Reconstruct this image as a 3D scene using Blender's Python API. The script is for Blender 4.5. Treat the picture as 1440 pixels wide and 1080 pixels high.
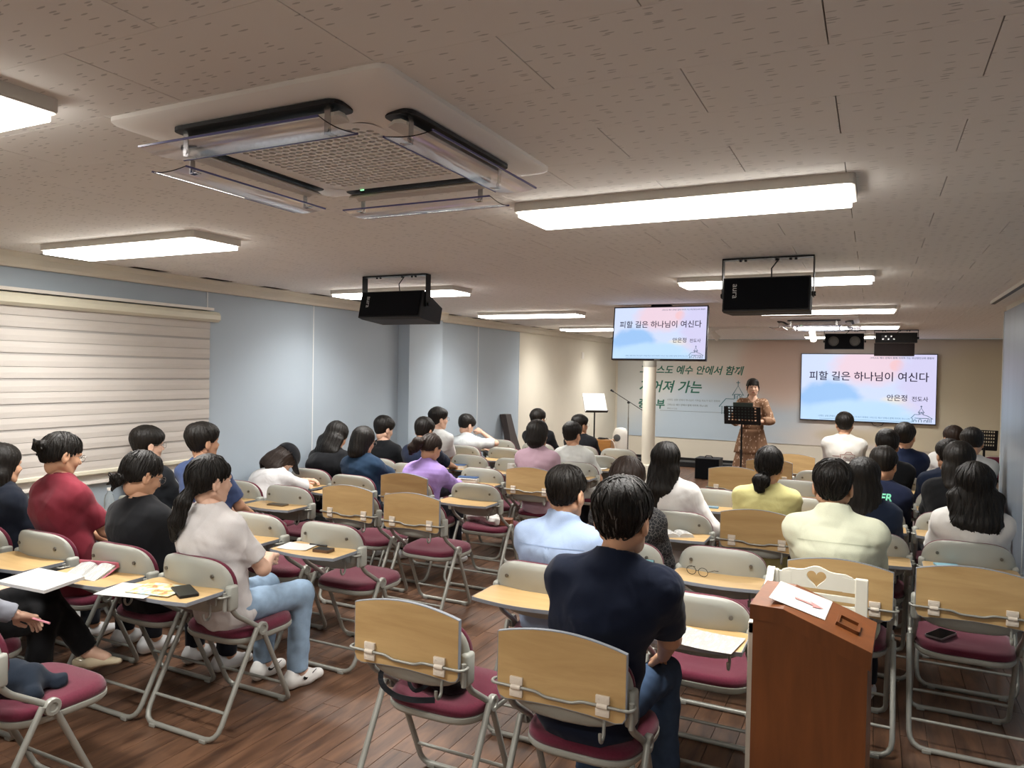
import bpy, bmesh, math, random
import numpy as np
from mathutils import Vector, Matrix

for o in list(bpy.data.objects): bpy.data.objects.remove(o)
scene = bpy.context.scene
COL = scene.collection
PI = math.pi

# ------------------------------------------------------------------ camera
CAM_H, CEIL = 1.76, 2.455
YAW, PITCH, ROLL, FPX = 0.454658758, -0.0175789959, 0.0182298758, 1042.98
_f = Vector((-math.sin(YAW)*math.cos(PITCH), math.cos(YAW)*math.cos(PITCH), math.sin(PITCH)))
_r = Vector((math.cos(YAW), math.sin(YAW), 0)); _u = _r.cross(_f)
_r2 = math.cos(ROLL)*_r + math.sin(ROLL)*_u; _u2 = -math.sin(ROLL)*_r + math.cos(ROLL)*_u
cam_d = bpy.data.cameras.new('camera'); cam = bpy.data.objects.new('camera', cam_d); COL.objects.link(cam)
M = Matrix.Identity(4)
for i in range(3):
    M[i][0] = _r2[i]; M[i][1] = _u2[i]; M[i][2] = -_f[i]
M[2][3] = CAM_H
cam.matrix_world = M
cam_d.sensor_width = 36; cam_d.lens = 36*FPX/1440; cam_d.clip_start = .05
scene.camera = cam
def ray(u, v): return _r2*((u-720)/FPX) - _u2*((v-540)/FPX) + _f
def at_y(u, v, Y):
    d = ray(u, v); t = Y/d.y; return Vector((d.x*t, Y, CAM_H+d.z*t))
def at_z(u, v, z):
    d = ray(u, v); t = (z-CAM_H)/d.z; return Vector((d.x*t, d.y*t, z))

# ------------------------------------------------------------------ world and exposure
w = bpy.data.worlds.new('world'); scene.world = w; w.use_nodes = True
w.node_tree.nodes['Background'].inputs[0].default_value = (.5, .55, .6, 1)
w.node_tree.nodes['Background'].inputs[1].default_value = .3
vs = scene.view_settings
vs.view_transform = 'Standard'; vs.look = 'None'; vs.gamma = 1; vs.use_curve_mapping = False
vs.exposure = 0.18
LAMP = 12.0; LAMP_W = 26     # radiance of the ceiling panels, watts of their downward light

# ------------------------------------------------------------------ materials
def lin(c):
    if isinstance(c, str):
        c = tuple(int(c[i:i+2], 16)/255 for i in (1, 3, 5))
    return tuple(((x/12.92) if x <= .04045 else ((x+.055)/1.055)**2.4) for x in c)
MATS = {}
class NT:
    def __init__(s, name):
        s.m = bpy.data.materials.new(name); s.m.use_nodes = True
        s.t = s.m.node_tree; s.b = s.t.nodes['Principled BSDF']
    def n(s, typ, **kw):
        nd = s.t.nodes.new(typ)
        for k, v in kw.items():
            if k.startswith('i_'):
                key = k[2:]; key = int(key) if key.isdigit() else key.replace('_', ' ')
                nd.inputs[key].default_value = v
            else: setattr(nd, k, v)
        return nd
    def l(s, a, ao, b, bi): s.t.links.new(a.outputs[ao], b.inputs[bi])
    def coords(s, scale=(1, 1, 1), out='Object'):
        tc = s.n('ShaderNodeTexCoord'); mp = s.n('ShaderNodeMapping'); mp.inputs['Scale'].default_value = scale
        s.l(tc, out, mp, 'Vector'); return mp
    def ramp(s, stops):
        r = s.n('ShaderNodeValToRGB'); e = r.color_ramp.elements
        while len(e) < len(stops): e.new(.5)
        for x, (p, c) in zip(e, stops): x.position = p; x.color = (*c[:3], 1)
        return r
    def bump(s, src, out, strength=.2, dist=.01):
        b = s.n('ShaderNodeBump'); b.inputs['Strength'].default_value = strength; b.inputs['Distance'].default_value = dist
        s.l(src, out, b, 'Height'); s.l(b, 'Normal', s.b, 'Normal'); return b
def mat(name, col, rough=.5, metal=0, var=0, vscale=8, bump=0, bscale=60, spec=.5, sheen=0, stretch=(1, 1, 1), trans=0, alpha=1, ior=1.45, out='Object'):
    if name in MATS: return MATS[name]
    q = NT(name); c = lin(col)
    q.b.inputs['Base Color'].default_value = (*c, 1); q.b.inputs['Roughness'].default_value = rough
    q.b.inputs['Metallic'].default_value = metal; q.b.inputs['Specular IOR Level'].default_value = spec
    q.b.inputs['IOR'].default_value = ior
    if sheen: q.b.inputs['Sheen Weight'].default_value = sheen
    if trans: q.b.inputs['Transmission Weight'].default_value = trans
    if alpha < 1: q.b.inputs['Alpha'].default_value = alpha
    mp = None
    if var:
        mp = q.coords(stretch, out); nz = q.n('ShaderNodeTexNoise', i_Scale=vscale, i_Detail=5.0)
        q.l(mp, 0, nz, 'Vector')
        rp = q.ramp([(.3, tuple(x*(1-var) for x in c)), (.7, tuple(min(1, x*(1+var)) for x in c))])
        q.l(nz, 'Fac', rp, 'Fac'); q.l(rp, 'Color', q.b, 'Base Color')
    if bump:
        mp = mp or q.coords(stretch, out)
        nz = q.n('ShaderNodeTexNoise', i_Scale=bscale, i_Detail=3.0); q.l(mp, 0, nz, 'Vector'); q.bump(nz, 'Fac', bump, .004)
    MATS[name] = q.m; return q.m
def emit(name, col, strength):
    if name in MATS: return MATS[name]
    q = NT(name); q.b.inputs['Base Color'].default_value = (*lin(col), 1)
    q.b.inputs['Emission Color'].default_value = (*lin(col), 1); q.b.inputs['Emission Strength'].default_value = strength
    MATS[name] = q.m; return q.m
def wood(name, c1, c2, scale=3, stretch=(1, 12, 12), rough=.4, bump=.05, spec=.5):
    if name in MATS: return MATS[name]
    q = NT(name); mp = q.coords(stretch)
    oi = q.n('ShaderNodeObjectInfo'); ad = q.n('ShaderNodeVectorMath', operation='ADD')
    sc = q.n('ShaderNodeVectorMath', operation='SCALE'); sc.inputs['Scale'].default_value = 37.
    cb = q.n('ShaderNodeCombineXYZ'); q.l(oi, 'Random', cb, 'X'); q.l(oi, 'Random', cb, 'Y'); q.l(oi, 'Random', cb, 'Z')
    q.l(cb, 0, sc, 0); q.l(mp, 0, ad, 0); q.l(sc, 0, ad, 1)
    nz = q.n('ShaderNodeTexNoise', i_Scale=scale, i_Detail=8.0, i_Roughness=.6, i_Distortion=.6); q.l(ad, 0, nz, 'Vector')
    rp = q.ramp([(.3, lin(c1)), (.72, lin(c2))]); q.l(nz, 'Fac', rp, 'Fac')
    q.l(rp, 'Color', q.b, 'Base Color'); q.b.inputs['Roughness'].default_value = rough; q.b.inputs['Specular IOR Level'].default_value = spec
    if bump: q.bump(nz, 'Fac', bump, .003)
    MATS[name] = q.m; return q.m

# ------------------------------------------------------------------ mesh building
class MB:
    def __init__(s): s.v = []; s.f = []; s.mi = []; s.cur = 0
    def add(s, vs, fs):
        n = len(s.v); s.v += [tuple(v) for v in vs]; s.f += [tuple(i+n for i in f) for f in fs]; s.mi += [s.cur]*len(fs); return s
    def box(s, a, b, bev=0):
        (x0, y0, z0), (x1, y1, z1) = a, b
        if bev <= 0:
            vs = [(x, y, z) for z in (z0, z1) for y in (y0, y1) for x in (x0, x1)]
            return s.add(vs, [(0, 2, 3, 1), (4, 5, 7, 6), (0, 1, 5, 4), (2, 6, 7, 3), (0, 4, 6, 2), (1, 3, 7, 5)])
        bm = bmesh.new(); bmesh.ops.create_cube(bm, size=1)
        for v in bm.verts: v.co = Vector(((x0+x1)/2+v.co.x*(x1-x0), (y0+y1)/2+v.co.y*(y1-y0), (z0+z1)/2+v.co.z*(z1-z0)))
        bmesh.ops.bevel(bm, geom=bm.edges[:], offset=bev, segments=2, affect='EDGES', profile=.5)
        bm.verts.index_update(); vs = [v.co[:] for v in bm.verts]; fs = [[v.index for v in f.verts] for f in bm.faces]; bm.free()
        return s.add(vs, fs)
    def tube(s, pts, r, seg=8, cap=True, fillet=0, closed=False):
        P = [Vector(p) for p in pts]
        if fillet:
            Q = [P[0]]
            for i in range(1, len(P)-1):
                a, b, c = P[i-1], P[i], P[i+1]
                d = min(fillet, (a-b).length*.48, (c-b).length*.48)
                p0 = b+(a-b).normalized()*d; p1 = b+(c-b).normalized()*d
                for t in (0, .25, .5, .75, 1): Q.append(p0*(1-t)**2+b*2*t*(1-t)+p1*t*t)
            Q.append(P[-1]); P = Q
        n = len(P); R = r if hasattr(r, '__len__') else [r]*n
        vs = []; nrm = None
        for i, p in enumerate(P):
            if closed: t = (P[(i+1) % n]-P[i-1]).normalized()
            else: t = (P[min(i+1, n-1)]-P[max(i-1, 0)]).normalized()
            if nrm is None:
                nrm = t.cross(Vector((0, 0, 1)))
                if nrm.length < .05: nrm = t.cross(Vector((1, 0, 0)))
            nrm = (nrm - t*nrm.dot(t)).normalized(); bn = t.cross(nrm)
            for k in range(seg):
                a = 2*PI*k/seg; vs.append(p+(nrm*math.cos(a)+bn*math.sin(a))*R[i])
        fs = []
        for i in range(n if closed else n-1):
            j = (i+1) % n
            for k in range(seg): fs.append((i*seg+k, i*seg+(k+1) % seg, j*seg+(k+1) % seg, j*seg+k))
        if cap and not closed: fs.append(tuple(range(seg))[::-1]); fs.append(tuple((n-1)*seg+k for k in range(seg)))
        return s.add(vs, fs)
    def lathe(s, prof, center=(0, 0, 0), seg=24, axis='Z', wob=None):
        vs = []
        for r, h in prof:
            for k in range(seg):
                a = 2*PI*k/seg; rr = r if wob is None else wob(r, h, a)
                x, y, z = rr*math.cos(a), rr*math.sin(a), h
                if axis == 'X': x, y, z = z, x, y
                if axis == 'Y': x, y, z = y, z, x
                vs.append((x+center[0], y+center[1], z+center[2]))
        n = len(prof); fs = []
        for i in range(n-1):
            for k in range(seg): fs.append((i*seg+k, i*seg+(k+1) % seg, (i+1)*seg+(k+1) % seg, (i+1)*seg+k))
        if prof[0][0] > 1e-5: fs.append(tuple(range(seg))[::-1])
        if prof[-1][0] > 1e-5: fs.append(tuple((n-1)*seg+k for k in range(seg)))
        return s.add(vs, fs)
    def rings(s, rings, capa=True, capb=True):
        n = len(rings[0]); vs = [p for r in rings for p in r]; fs = []
        for i in range(len(rings)-1):
            for k in range(n): fs.append((i*n+k, i*n+(k+1) % n, (i+1)*n+(k+1) % n, (i+1)*n+k))
        if capa: fs.append(tuple(range(n))[::-1])
        if capb: fs.append(tuple((len(rings)-1)*n+k for k in range(n)))
        return s.add(vs, fs)
    def extrude(s, poly, fn, d0, d1):
        return s.rings([[fn(x, y, d0) for x, y in poly], [fn(x, y, d1) for x, y in poly]])
    def ribbon(s, pts, wd, fn):
        P = [Vector(p) for p in pts]; vs = []
        for i, p in enumerate(P):
            t = (P[min(i+1, len(P)-1)]-P[max(i-1, 0)]).normalized(); nn = Vector((-t.y, t.x))*wd/2
            vs += [fn(*(p+nn)), fn(*(p-nn))]
        return s.add(vs, [(2*i, 2*i+1, 2*i+3, 2*i+2) for i in range(len(P)-1)])
    def xf(s, Mx, i0=0):
        for i in range(i0, len(s.v)): s.v[i] = tuple(Mx @ Vector(s.v[i]))
        return s
    def mesh(s, name, mats, smooth=None):
        me = bpy.data.meshes.new(name); me.from_pydata(s.v, [], s.f)
        if not isinstance(mats, (list, tuple)): mats = [mats]
        for m in mats: me.materials.append(m)
        if len(mats) > 1: me.polygons.foreach_set('material_index', s.mi)
        bm = bmesh.new(); bm.from_mesh(me); bmesh.ops.recalc_face_normals(bm, faces=bm.faces[:]); bm.to_mesh(me); bm.free()
        if smooth is not None:
            me.polygons.foreach_set('use_smooth', [True]*len(me.polygons))
            if smooth < 180: me.set_sharp_from_angle(angle=math.radians(smooth))
        me.update(); return me
    def build(s, name, mats, parent=None, smooth=None, loc=None, rot=None):
        return link(name, s.mesh(name, mats, smooth), parent, loc, rot)
def link(name, me, parent=None, loc=None, rot=None):
    o = bpy.data.objects.new(name, me); COL.objects.link(o)
    if parent: o.parent = parent
    if loc is not None: o.location = loc
    if rot is not None: o.rotation_euler = rot
    return o
def tag(o, label, cat=None, group=None, kind=None):
    if label: o['label'] = label
    if cat: o['category'] = cat
    if group: o['group'] = group
    if kind: o['kind'] = kind
    return o
def empty(name, loc=(0, 0, 0), rz=0, label=None, cat=None, group=None):
    o = bpy.data.objects.new(name, None); COL.objects.link(o); o.location = loc; o.rotation_euler = (0, 0, rz)
    o.empty_display_size = .1
    return tag(o, label, cat, group)
def copy_tree(o, parent=None):
    c = o.copy(); COL.objects.link(c)
    if parent: c.parent = parent
    for ch in o.children: copy_tree(ch, c)
    return c
def roundrect(hx, hy, r, n=4, cx=0, cy=0):
    out = []
    for sx, sy, a0 in ((1, 1, 0), (-1, 1, PI/2), (-1, -1, PI), (1, -1, 1.5*PI)):
        for k in range(n+1):
            a = a0+PI/2*k/n; out.append((cx+sx*(hx-r)+r*math.cos(a), cy+sy*(hy-r)+r*math.sin(a)))
    return out
def text_mesh(txt, size, align='LEFT', bold=0, shear=0, space=1):
    cu = bpy.data.curves.new('t', 'FONT'); cu.body = txt; cu.size = size; cu.align_x = align; cu.offset = bold; cu.shear = shear
    cu.space_character = space; cu.fill_mode = 'FRONT'; cu.extrude = 0
    cu.resolution_u = 4
    o = bpy.data.objects.new('t', cu); COL.objects.link(o)
    dg = bpy.context.evaluated_depsgraph_get(); dg.update()
    me = bpy.data.meshes.new_from_object(o.evaluated_get(dg)); bpy.data.objects.remove(o); bpy.data.curves.remove(cu)
    return me
def text_obj(name, txt, size, m, parent, Mx, align='LEFT', bold=0, shear=0, width=None, space=1):
    me = text_mesh(txt, size, align, bold, shear, space)
    if width and len(me.vertices):
        xs = [v.co.x for v in me.vertices]; k = width/(max(xs)-min(xs)); me.transform(Matrix.Scale(k, 4))
    me.transform(Mx); me.materials.clear(); me.materials.append(m)
    return link(name, me, parent)

# ------------------------------------------------------------------ shared materials
m_floorbase = mat('floor_joint', '#241a14', .8)
m_plank = wood('floor_plank', '#3e2a1f', '#7b5a44', 2.2, (7, 1.1, 7), .38, .12)
m_cream = mat('cream_wall', '#dcd6c6', .7, var=.03, vscale=2)
m_white = mat('white_plastic', '#e4e0d8', .45)
m_blue = mat('blue_wall_panel', '#a9b6c1', .6, var=.03, vscale=1.5, bump=.05, bscale=180)
m_strip = mat('pale_seam', '#dfe3e3', .5)
m_black = mat('black_plastic', '#0f1013', .5)
m_darkmetal = mat('dark_metal', '#1a1a1c', .4, .6)
m_chrome = mat('chrome', '#b9b9b9', .25, 1)

def ceiling_material():
    q = NT('ceiling_tile'); base = lin('#ebe8e3')
    mp = q.coords((1/.052, 1/.0115, 1))
    oi = q.n('ShaderNodeObjectInfo'); cb = q.n('ShaderNodeCombineXYZ'); q.l(oi, 'Random', cb, 'X'); q.l(oi, 'Random', cb, 'Y')
    sc = q.n('ShaderNodeVectorMath', operation='SCALE'); sc.inputs['Scale'].default_value = 91.; q.l(cb, 0, sc, 0)
    ad = q.n('ShaderNodeVectorMath', operation='ADD'); q.l(mp, 0, ad, 0); q.l(sc, 0, ad, 1)
    nz = q.n('ShaderNodeTexNoise', i_Scale=.9, i_Detail=2.0); q.l(ad, 0, nz, 'Vector')
    wv = q.n('ShaderNodeVectorMath', operation='SCALE'); wv.inputs['Scale'].default_value = .5; q.l(nz, 'Color', wv, 0)
    a2 = q.n('ShaderNodeVectorMath', operation='ADD'); q.l(ad, 0, a2, 0); q.l(wv, 0, a2, 1)
    vo = q.n('ShaderNodeTexVoronoi', i_Scale=1.0, voronoi_dimensions='2D'); q.l(a2, 0, vo, 'Vector')
    sp = q.n('ShaderNodeSeparateColor'); q.l(vo, 'Color', sp, 0)
    lt = q.n('ShaderNodeMath', operation='LESS_THAN'); lt.inputs[1].default_value = .22; q.l(vo, 'Distance', lt, 0)
    gt = q.n('ShaderNodeMath', operation='GREATER_THAN'); gt.inputs[1].default_value = .78; q.l(sp, 0, gt, 0)
    mu = q.n('ShaderNodeMath', operation='MULTIPLY'); q.l(lt, 0, mu, 0); q.l(gt, 0, mu, 1)
    mx = q.n('ShaderNodeMix', data_type='RGBA'); mx.inputs[6].default_value = (*base, 1); mx.inputs[7].default_value = (*[x*.66 for x in base], 1)
    q.l(mu, 0, mx, 0); q.l(mx, 2, q.b, 'Base Color'); q.b.inputs['Roughness'].default_value = .85
    b = q.bump(mu, 0, .4, .003); b.invert = True
    return q.m
m_tile = ceiling_material()
m_ceilbase = mat('ceiling_joint', '#6b625a', .9)
XL, XR, YF, YB = -4.92, 1.1, 15.05, -2.0

# ------------------------------------------------------------------ floor
fl = MB().box((XL-.1, YB-.1, -.1), (2.5, YF+.1, -.006)).build('floor', m_floorbase); tag(fl, 'dark brown wood plank floor', kind='structure')
PW, PL = .118, .95
pl_me = MB().box((-PW/2+.0012, -PL/2+.0012, -.008), (PW/2-.0012, PL/2-.0012, 0), .0008).mesh('plank', m_plank)
spots = []; part_planks = []
rng = random.Random(4)
for i in range(int((2.4-XL)/PW)+1):
    off = rng.random()*PL
    for j in range(int((YF-YB)/PL)+2):
        x = XL+PW/2+i*PW; y = YB-PL/2+j*PL+off
        if x+PW/2 > 2.45 or y+PL/2 < YB+.02 or y-PL/2 > YF-.02: continue
        if y-PL/2 < YB or y+PL/2 > YF: part_planks.append((x, y))
        else: spots.append((x, y))
def vis_key(p):
    x, y = p; d = Vector((x, y, -CAM_H)); z = d.dot(_f)
    if z < .5: return 99
    u = 720+FPX*d.dot(_r2)/z; v = 540-FPX*d.dot(_u2)/z
    return z+(60 if (u < -80 or u > 1520 or v > 1200) else 0)
spots.sort(key=vis_key)
for x, y in spots[:290]: link('plank', pl_me, fl, (x, y, 0))
mb = MB()
for x, y in spots[290:]+part_planks: mb.box((x-PW/2+.0012, max(YB, y-PL/2+.0012), -.006), (x+PW/2-.0012, min(YF, y+PL/2-.0012), 0))
tag(mb.build('distant_planks', m_plank, fl), None, kind='stuff')

# ------------------------------------------------------------------ ceiling
ce = MB().box((XL-.1, YB-.1, CEIL+.012), (2.5, YF+.1, CEIL+.12)).build('ceiling', m_ceilbase); tag(ce, 'beige fissured tile ceiling', kind='structure')
TW, TD = .621, .3145
ti_me = MB().box((-TW/2+.0014, -TD/2+.0004, 0), (TW/2-.0014, TD/2-.0004, .014), .0006).mesh('ceiling_tile', m_tile)
spots = []
for k in range(-11, 44):
    y = 1.376+TD*(k+.5)
    if y+TD/2 > YF or y-TD/2 < YB: continue
    x0 = -.725+(TW/2 if k % 2 else 0)
    for n in range(-8, 8):
        x = x0+TW*(n+.5)
        if x < XL or x > 2.4: continue
        spots.append((x, y))
def vis_c(p):
    d = Vector((p[0], p[1], CEIL-CAM_H)); z = d.dot(_f)
    if z < .5: return 99
    u = 720+FPX*d.dot(_r2)/z; v = 540-FPX*d.dot(_u2)/z
    return z+(60 if (u < -150 or u > 1600 or v < -150) else 0)
spots.sort(key=vis_c)
for x, y in spots[:290]: link('ceiling_tile', ti_me, ce, (x, y, CEIL))
mb = MB()
for x, y in spots[290:]: mb.box((x-TW/2+.0014, y-TD/2+.0004, CEIL), (x+TW/2-.0014, y+TD/2-.0004, CEIL+.014))
tag(mb.build('distant_ceiling_tiles', m_tile, ce), None, kind='stuff')

# ------------------------------------------------------------------ walls
wl = MB().box((XL-.15, YB, 0), (XL-.012, YF+.1, CEIL)).build('wall_left', m_cream); tag(wl, 'blue panelled left wall turning cream near the front', kind='structure')
def panel(y0, y1, z0=0, z1=CEIL-.09, m=m_blue, x=XL): return MB().box((x-.014, y0+.003, z0), (x, y1-.003, z1), .001).build('wall_panel', m, wl)
for y0, y1 in ((YB, .8), (4.36, 5.64), (5.64, 7.08), (7.8, 8.98), (8.98, 10.3)): panel(y0, y1)
panel(.8, 4.36, 0, .93); panel(.8, 4.36, 2.2)
for y in (4.36, 5.64, 8.98, 10.3): MB().box((XL-.004, y-.006, 0), (XL+.004, y+.006, CEIL-.09)).build('seam_strip', m_strip, wl)
MB().box((XL-.01, 10.306, 0), (XL, YF, CEIL-.09)).build('wall_panel', m_cream, wl)
pil = MB().box((XL-.01, 7.08, 0), (XL+.15, 7.8, CEIL-.09), .004).build('wall_pillar', m_blue, wl)
tr = MB()
prof = [(0, 0), (.05, 0), (.062, .02), (.062, .06), (.085, .085), (.085, .095), (0, .095)]
tr.extrude(prof, lambda a, b, d: (XL-.005+a, d, CEIL-.095+b), YB, YF)
tag(tr.build('trim_1', m_cream), 'cream cornice along the top of the left wall', kind='structure')
tr = MB().extrude(prof, lambda a, b, d: (XL+.15+a*.8, d, CEIL-.095+b), 7.05, 7.83)
tag(tr.build('trim_2', m_cream), 'short cream cornice above the wall pillar', kind='structure')

wf = MB().box((XL-.15, YF, 0), (2.5, YF+.12, CEIL)).build('wall_front', m_cream); tag(wf, 'cream front wall behind the banner', kind='structure')
wb = MB().box((XL-.15, YB-.12, 0), (2.5, YB, CEIL)).build('wall_back', m_cream); tag(wb, 'cream rear wall behind the camera', kind='structure')
m_shine = mat('silvery_partition', '#95a1ae', .38, .25, var=.05, vscale=3, stretch=(1, 3, .12))
wr = MB().box((XR, YB, 0), (XR+.1, 8.36, CEIL)).build('wall_right', m_cream); tag(wr, 'silvery blue partition wall on the right', kind='structure')
for i in range(8):
    y1 = 8.36-i*1.28; y0 = max(YB, y1-1.28)
    if y1 <= YB: break
    MB().box((XR-.012, y0+.003, .01), (XR+.001, y1-.003, CEIL-.05), .002).build('wall_panel', m_shine, wr)
    MB().box((XR-.018, y1-.012, .01), (XR, y1+.0, CEIL-.05)).build('seam_strip', m_strip, wr)
w2 = MB().box((2.4, 8.36, 0), (2.5, YF, CEIL)).build('wall_right_front', m_cream); tag(w2, 'cream side wall right of the front area', kind='structure')
w3 = MB().box((XR+.1, 8.28, 0), (2.5, 8.36, CEIL)).build('wall_right_return', m_cream); tag(w3, 'cream return wall behind the partition', kind='structure')
tr = MB().box((XR-.2, 1.0, CEIL-.028), (XR-.12, 7.75, CEIL), .004); tag(tr.build('trim_3', m_white), 'white ceiling rail beside the right partition', kind='structure')
MB().box((XR-.195, 1.0, CEIL-.031), (XR-.165, 7.74, CEIL-.027)).build('rail_groove', m_darkmetal, bpy.data.objects['trim_3'])
bb = MB().box((XL, YF-.02, 0), (2.4, YF, .07), .003); tag(bb.build('baseboard_front', m_black), 'black baseboard under the white front wall', kind='structure')
bb = MB().box((XL, YB, 0), (XL+.014, 7.08, .08), .003); tag(bb.build('baseboard_left', m_strip), 'pale baseboard along the left wall', kind='structure')

# window and blind on the left wall
wd = empty('window_1'); tag(wd, 'wide window behind the zebra blind', kind='structure')
fr = MB()
for a, b in (((.8, .93), (4.36, .99)), ((.8, 2.14), (4.36, 2.2)), ((.8, .99), (.86, 2.14)), ((4.3, .99), (4.36, 2.14)), ((2.55, .99), (2.6, 2.14))):
    fr.box((XL-.012, a[0], a[1]), (XL+.006, b[0], b[1]), .002)
fr.build('window_frame', m_white, wd)
m_pane = mat('night_glass', '#38424c', .08, spec=.8)
for y0, y1 in ((.86, 2.55), (2.6, 4.3)): MB().box((XL-.012, y0, .99), (XL-.006, y1, 2.14)).build('pane', m_pane, wd)
MB().box((XL-.01, .75, .915), (XL+.03, 4.4, .94), .003).build('window_sill', m_white, wd)
bl = empty('zebra_blind', (XL, 2.5, 1.0), 0, 'wide cream zebra roller blind lowered over the window', 'blind')
def bl_p(mb, name, m, sm=None): return mb.xf(Matrix.Translation((-XL, -2.5, -1.0))).build(name, m, bl, sm)
bl_p(MB().extrude([(0, 0), (.05, 0), (.075, .02), (.075, .055), (.06, .08), (0, .09)], lambda a, b, d: (XL+.004+a, d, 2.115+b), .4, 4.43), 'headrail', mat('blind_rail', '#dcd8c4', .4))
bl_p(MB().extrude([(0, 0), (.055, 0), (.055, .022), (0, .022)], lambda a, b, d: (XL+.004+a, d, 2.208+b), .4, 4.38), 'mounting_strip', m_white)
m_band = mat('blind_cloth', '#c6c0b9', .8, bump=.12, bscale=260, var=.02, vscale=3)
m_sheer = mat('blind_sheer', '#aeaaa5', .85, bump=.1, bscale=200)
bl_p(MB().box((XL+.028, .45, 1.0), (XL+.031, 4.36, 2.14)), 'sheer_cloth', m_sheer)
z = 2.13; i = 0
while z > 1.03:
    hgt = .072; g = .016 if i % 2 else .003
    b = MB(); b.extrude([(0, 0), (.006, -hgt*.5), (.003, -hgt), (-.002, -hgt), (-.003, 0)], lambda a, c, d: (XL+.034+a*.6, d, z+c), .45, 4.36)
    bl_p(b, 'blind_band', m_band); z -= hgt+g; i += 1
bl_p(MB().box((XL+.02, .44, .985), (XL+.05, 4.37, 1.015), .006), 'bottom_rail', mat('blind_rail', '#dcd8c4', .4))

# ------------------------------------------------------------------ ceiling lights
m_lamp = emit('lamp_diffuser', '#fffaf2', LAMP); m_house = mat('lamp_housing', '#d8d4cc', .5)
def fixture(x, y, label, L=1.29, W=.325):
    t = empty('ceiling_light', (x, y, CEIL), 0, label, 'light', 'rectangular ceiling lights')
    out = roundrect(L/2, W/2, .02, 2); inn = roundrect(L/2-.018, W/2-.012, .01, 2)
    h = MB(); h.rings([[(a, b, 0) for a, b in out], [(a, b, -.032) for a, b in out], [(a*.996, b*.99, -.036) for a, b in out], [(a, b, -.036) for a, b in inn], [(a, b, -.03) for a, b in inn]], True, False)
    h.build('housing', m_house, t)
    MB().extrude(inn, lambda a, b, d: (a, b, d), -.031, -.056).build('diffuser', m_lamp, t)
    ld = bpy.data.lights.new('panel_glow', 'AREA'); ld.shape = 'RECTANGLE'; ld.size = L-.06; ld.size_y = W-.04; ld.energy = LAMP_W; ld.spread = math.radians(135); ld.color = (1, .98, .95)
    lo = bpy.data.objects.new('panel_glow', ld); COL.objects.link(lo); lo.parent = t; lo.location = (0, 0, -.06)
    for s in (-1, 1): MB().box((s*(L/2)-.022 if s > 0 else -L/2, -W/2+.02, -.038), (L/2 if s > 0 else -L/2+.022, W/2-.02, -.034), .002).build('end_cap', m_white, t)
for x, y, lb in ((-.72, 2.93, 'large bright panel light nearest the camera beside the air conditioner'), (-3.8, 2.87, 'bright panel light above the window blind'),
                 (-.66, 5.5, 'panel light partly hidden by the right hanging speaker'), (-3.77, 5.43, 'panel light partly hidden by the left hanging speaker'),
                 (-.47, 8.12, 'narrow-looking panel light just below and beyond the right hanging speaker'), (-3.68, 8.0, 'panel light between the left speaker and the hanging television'),
                 (-.37, 10.8, 'panel light beside the front air conditioner'), (-3.75, 10.75, 'panel light left of the hanging television, partly behind it'),
                 (-.43, 13.4, 'farthest panel light behind the front speakers'), (-3.75, 13.4, 'farthest panel light hidden beyond the hanging television'),
                 (-2.6, 1.085, 'panel light whose corner shows at the upper left edge'), (-.7, -.3, 'panel light above the rear of the room')):
    fixture(x, y, lb)

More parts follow.
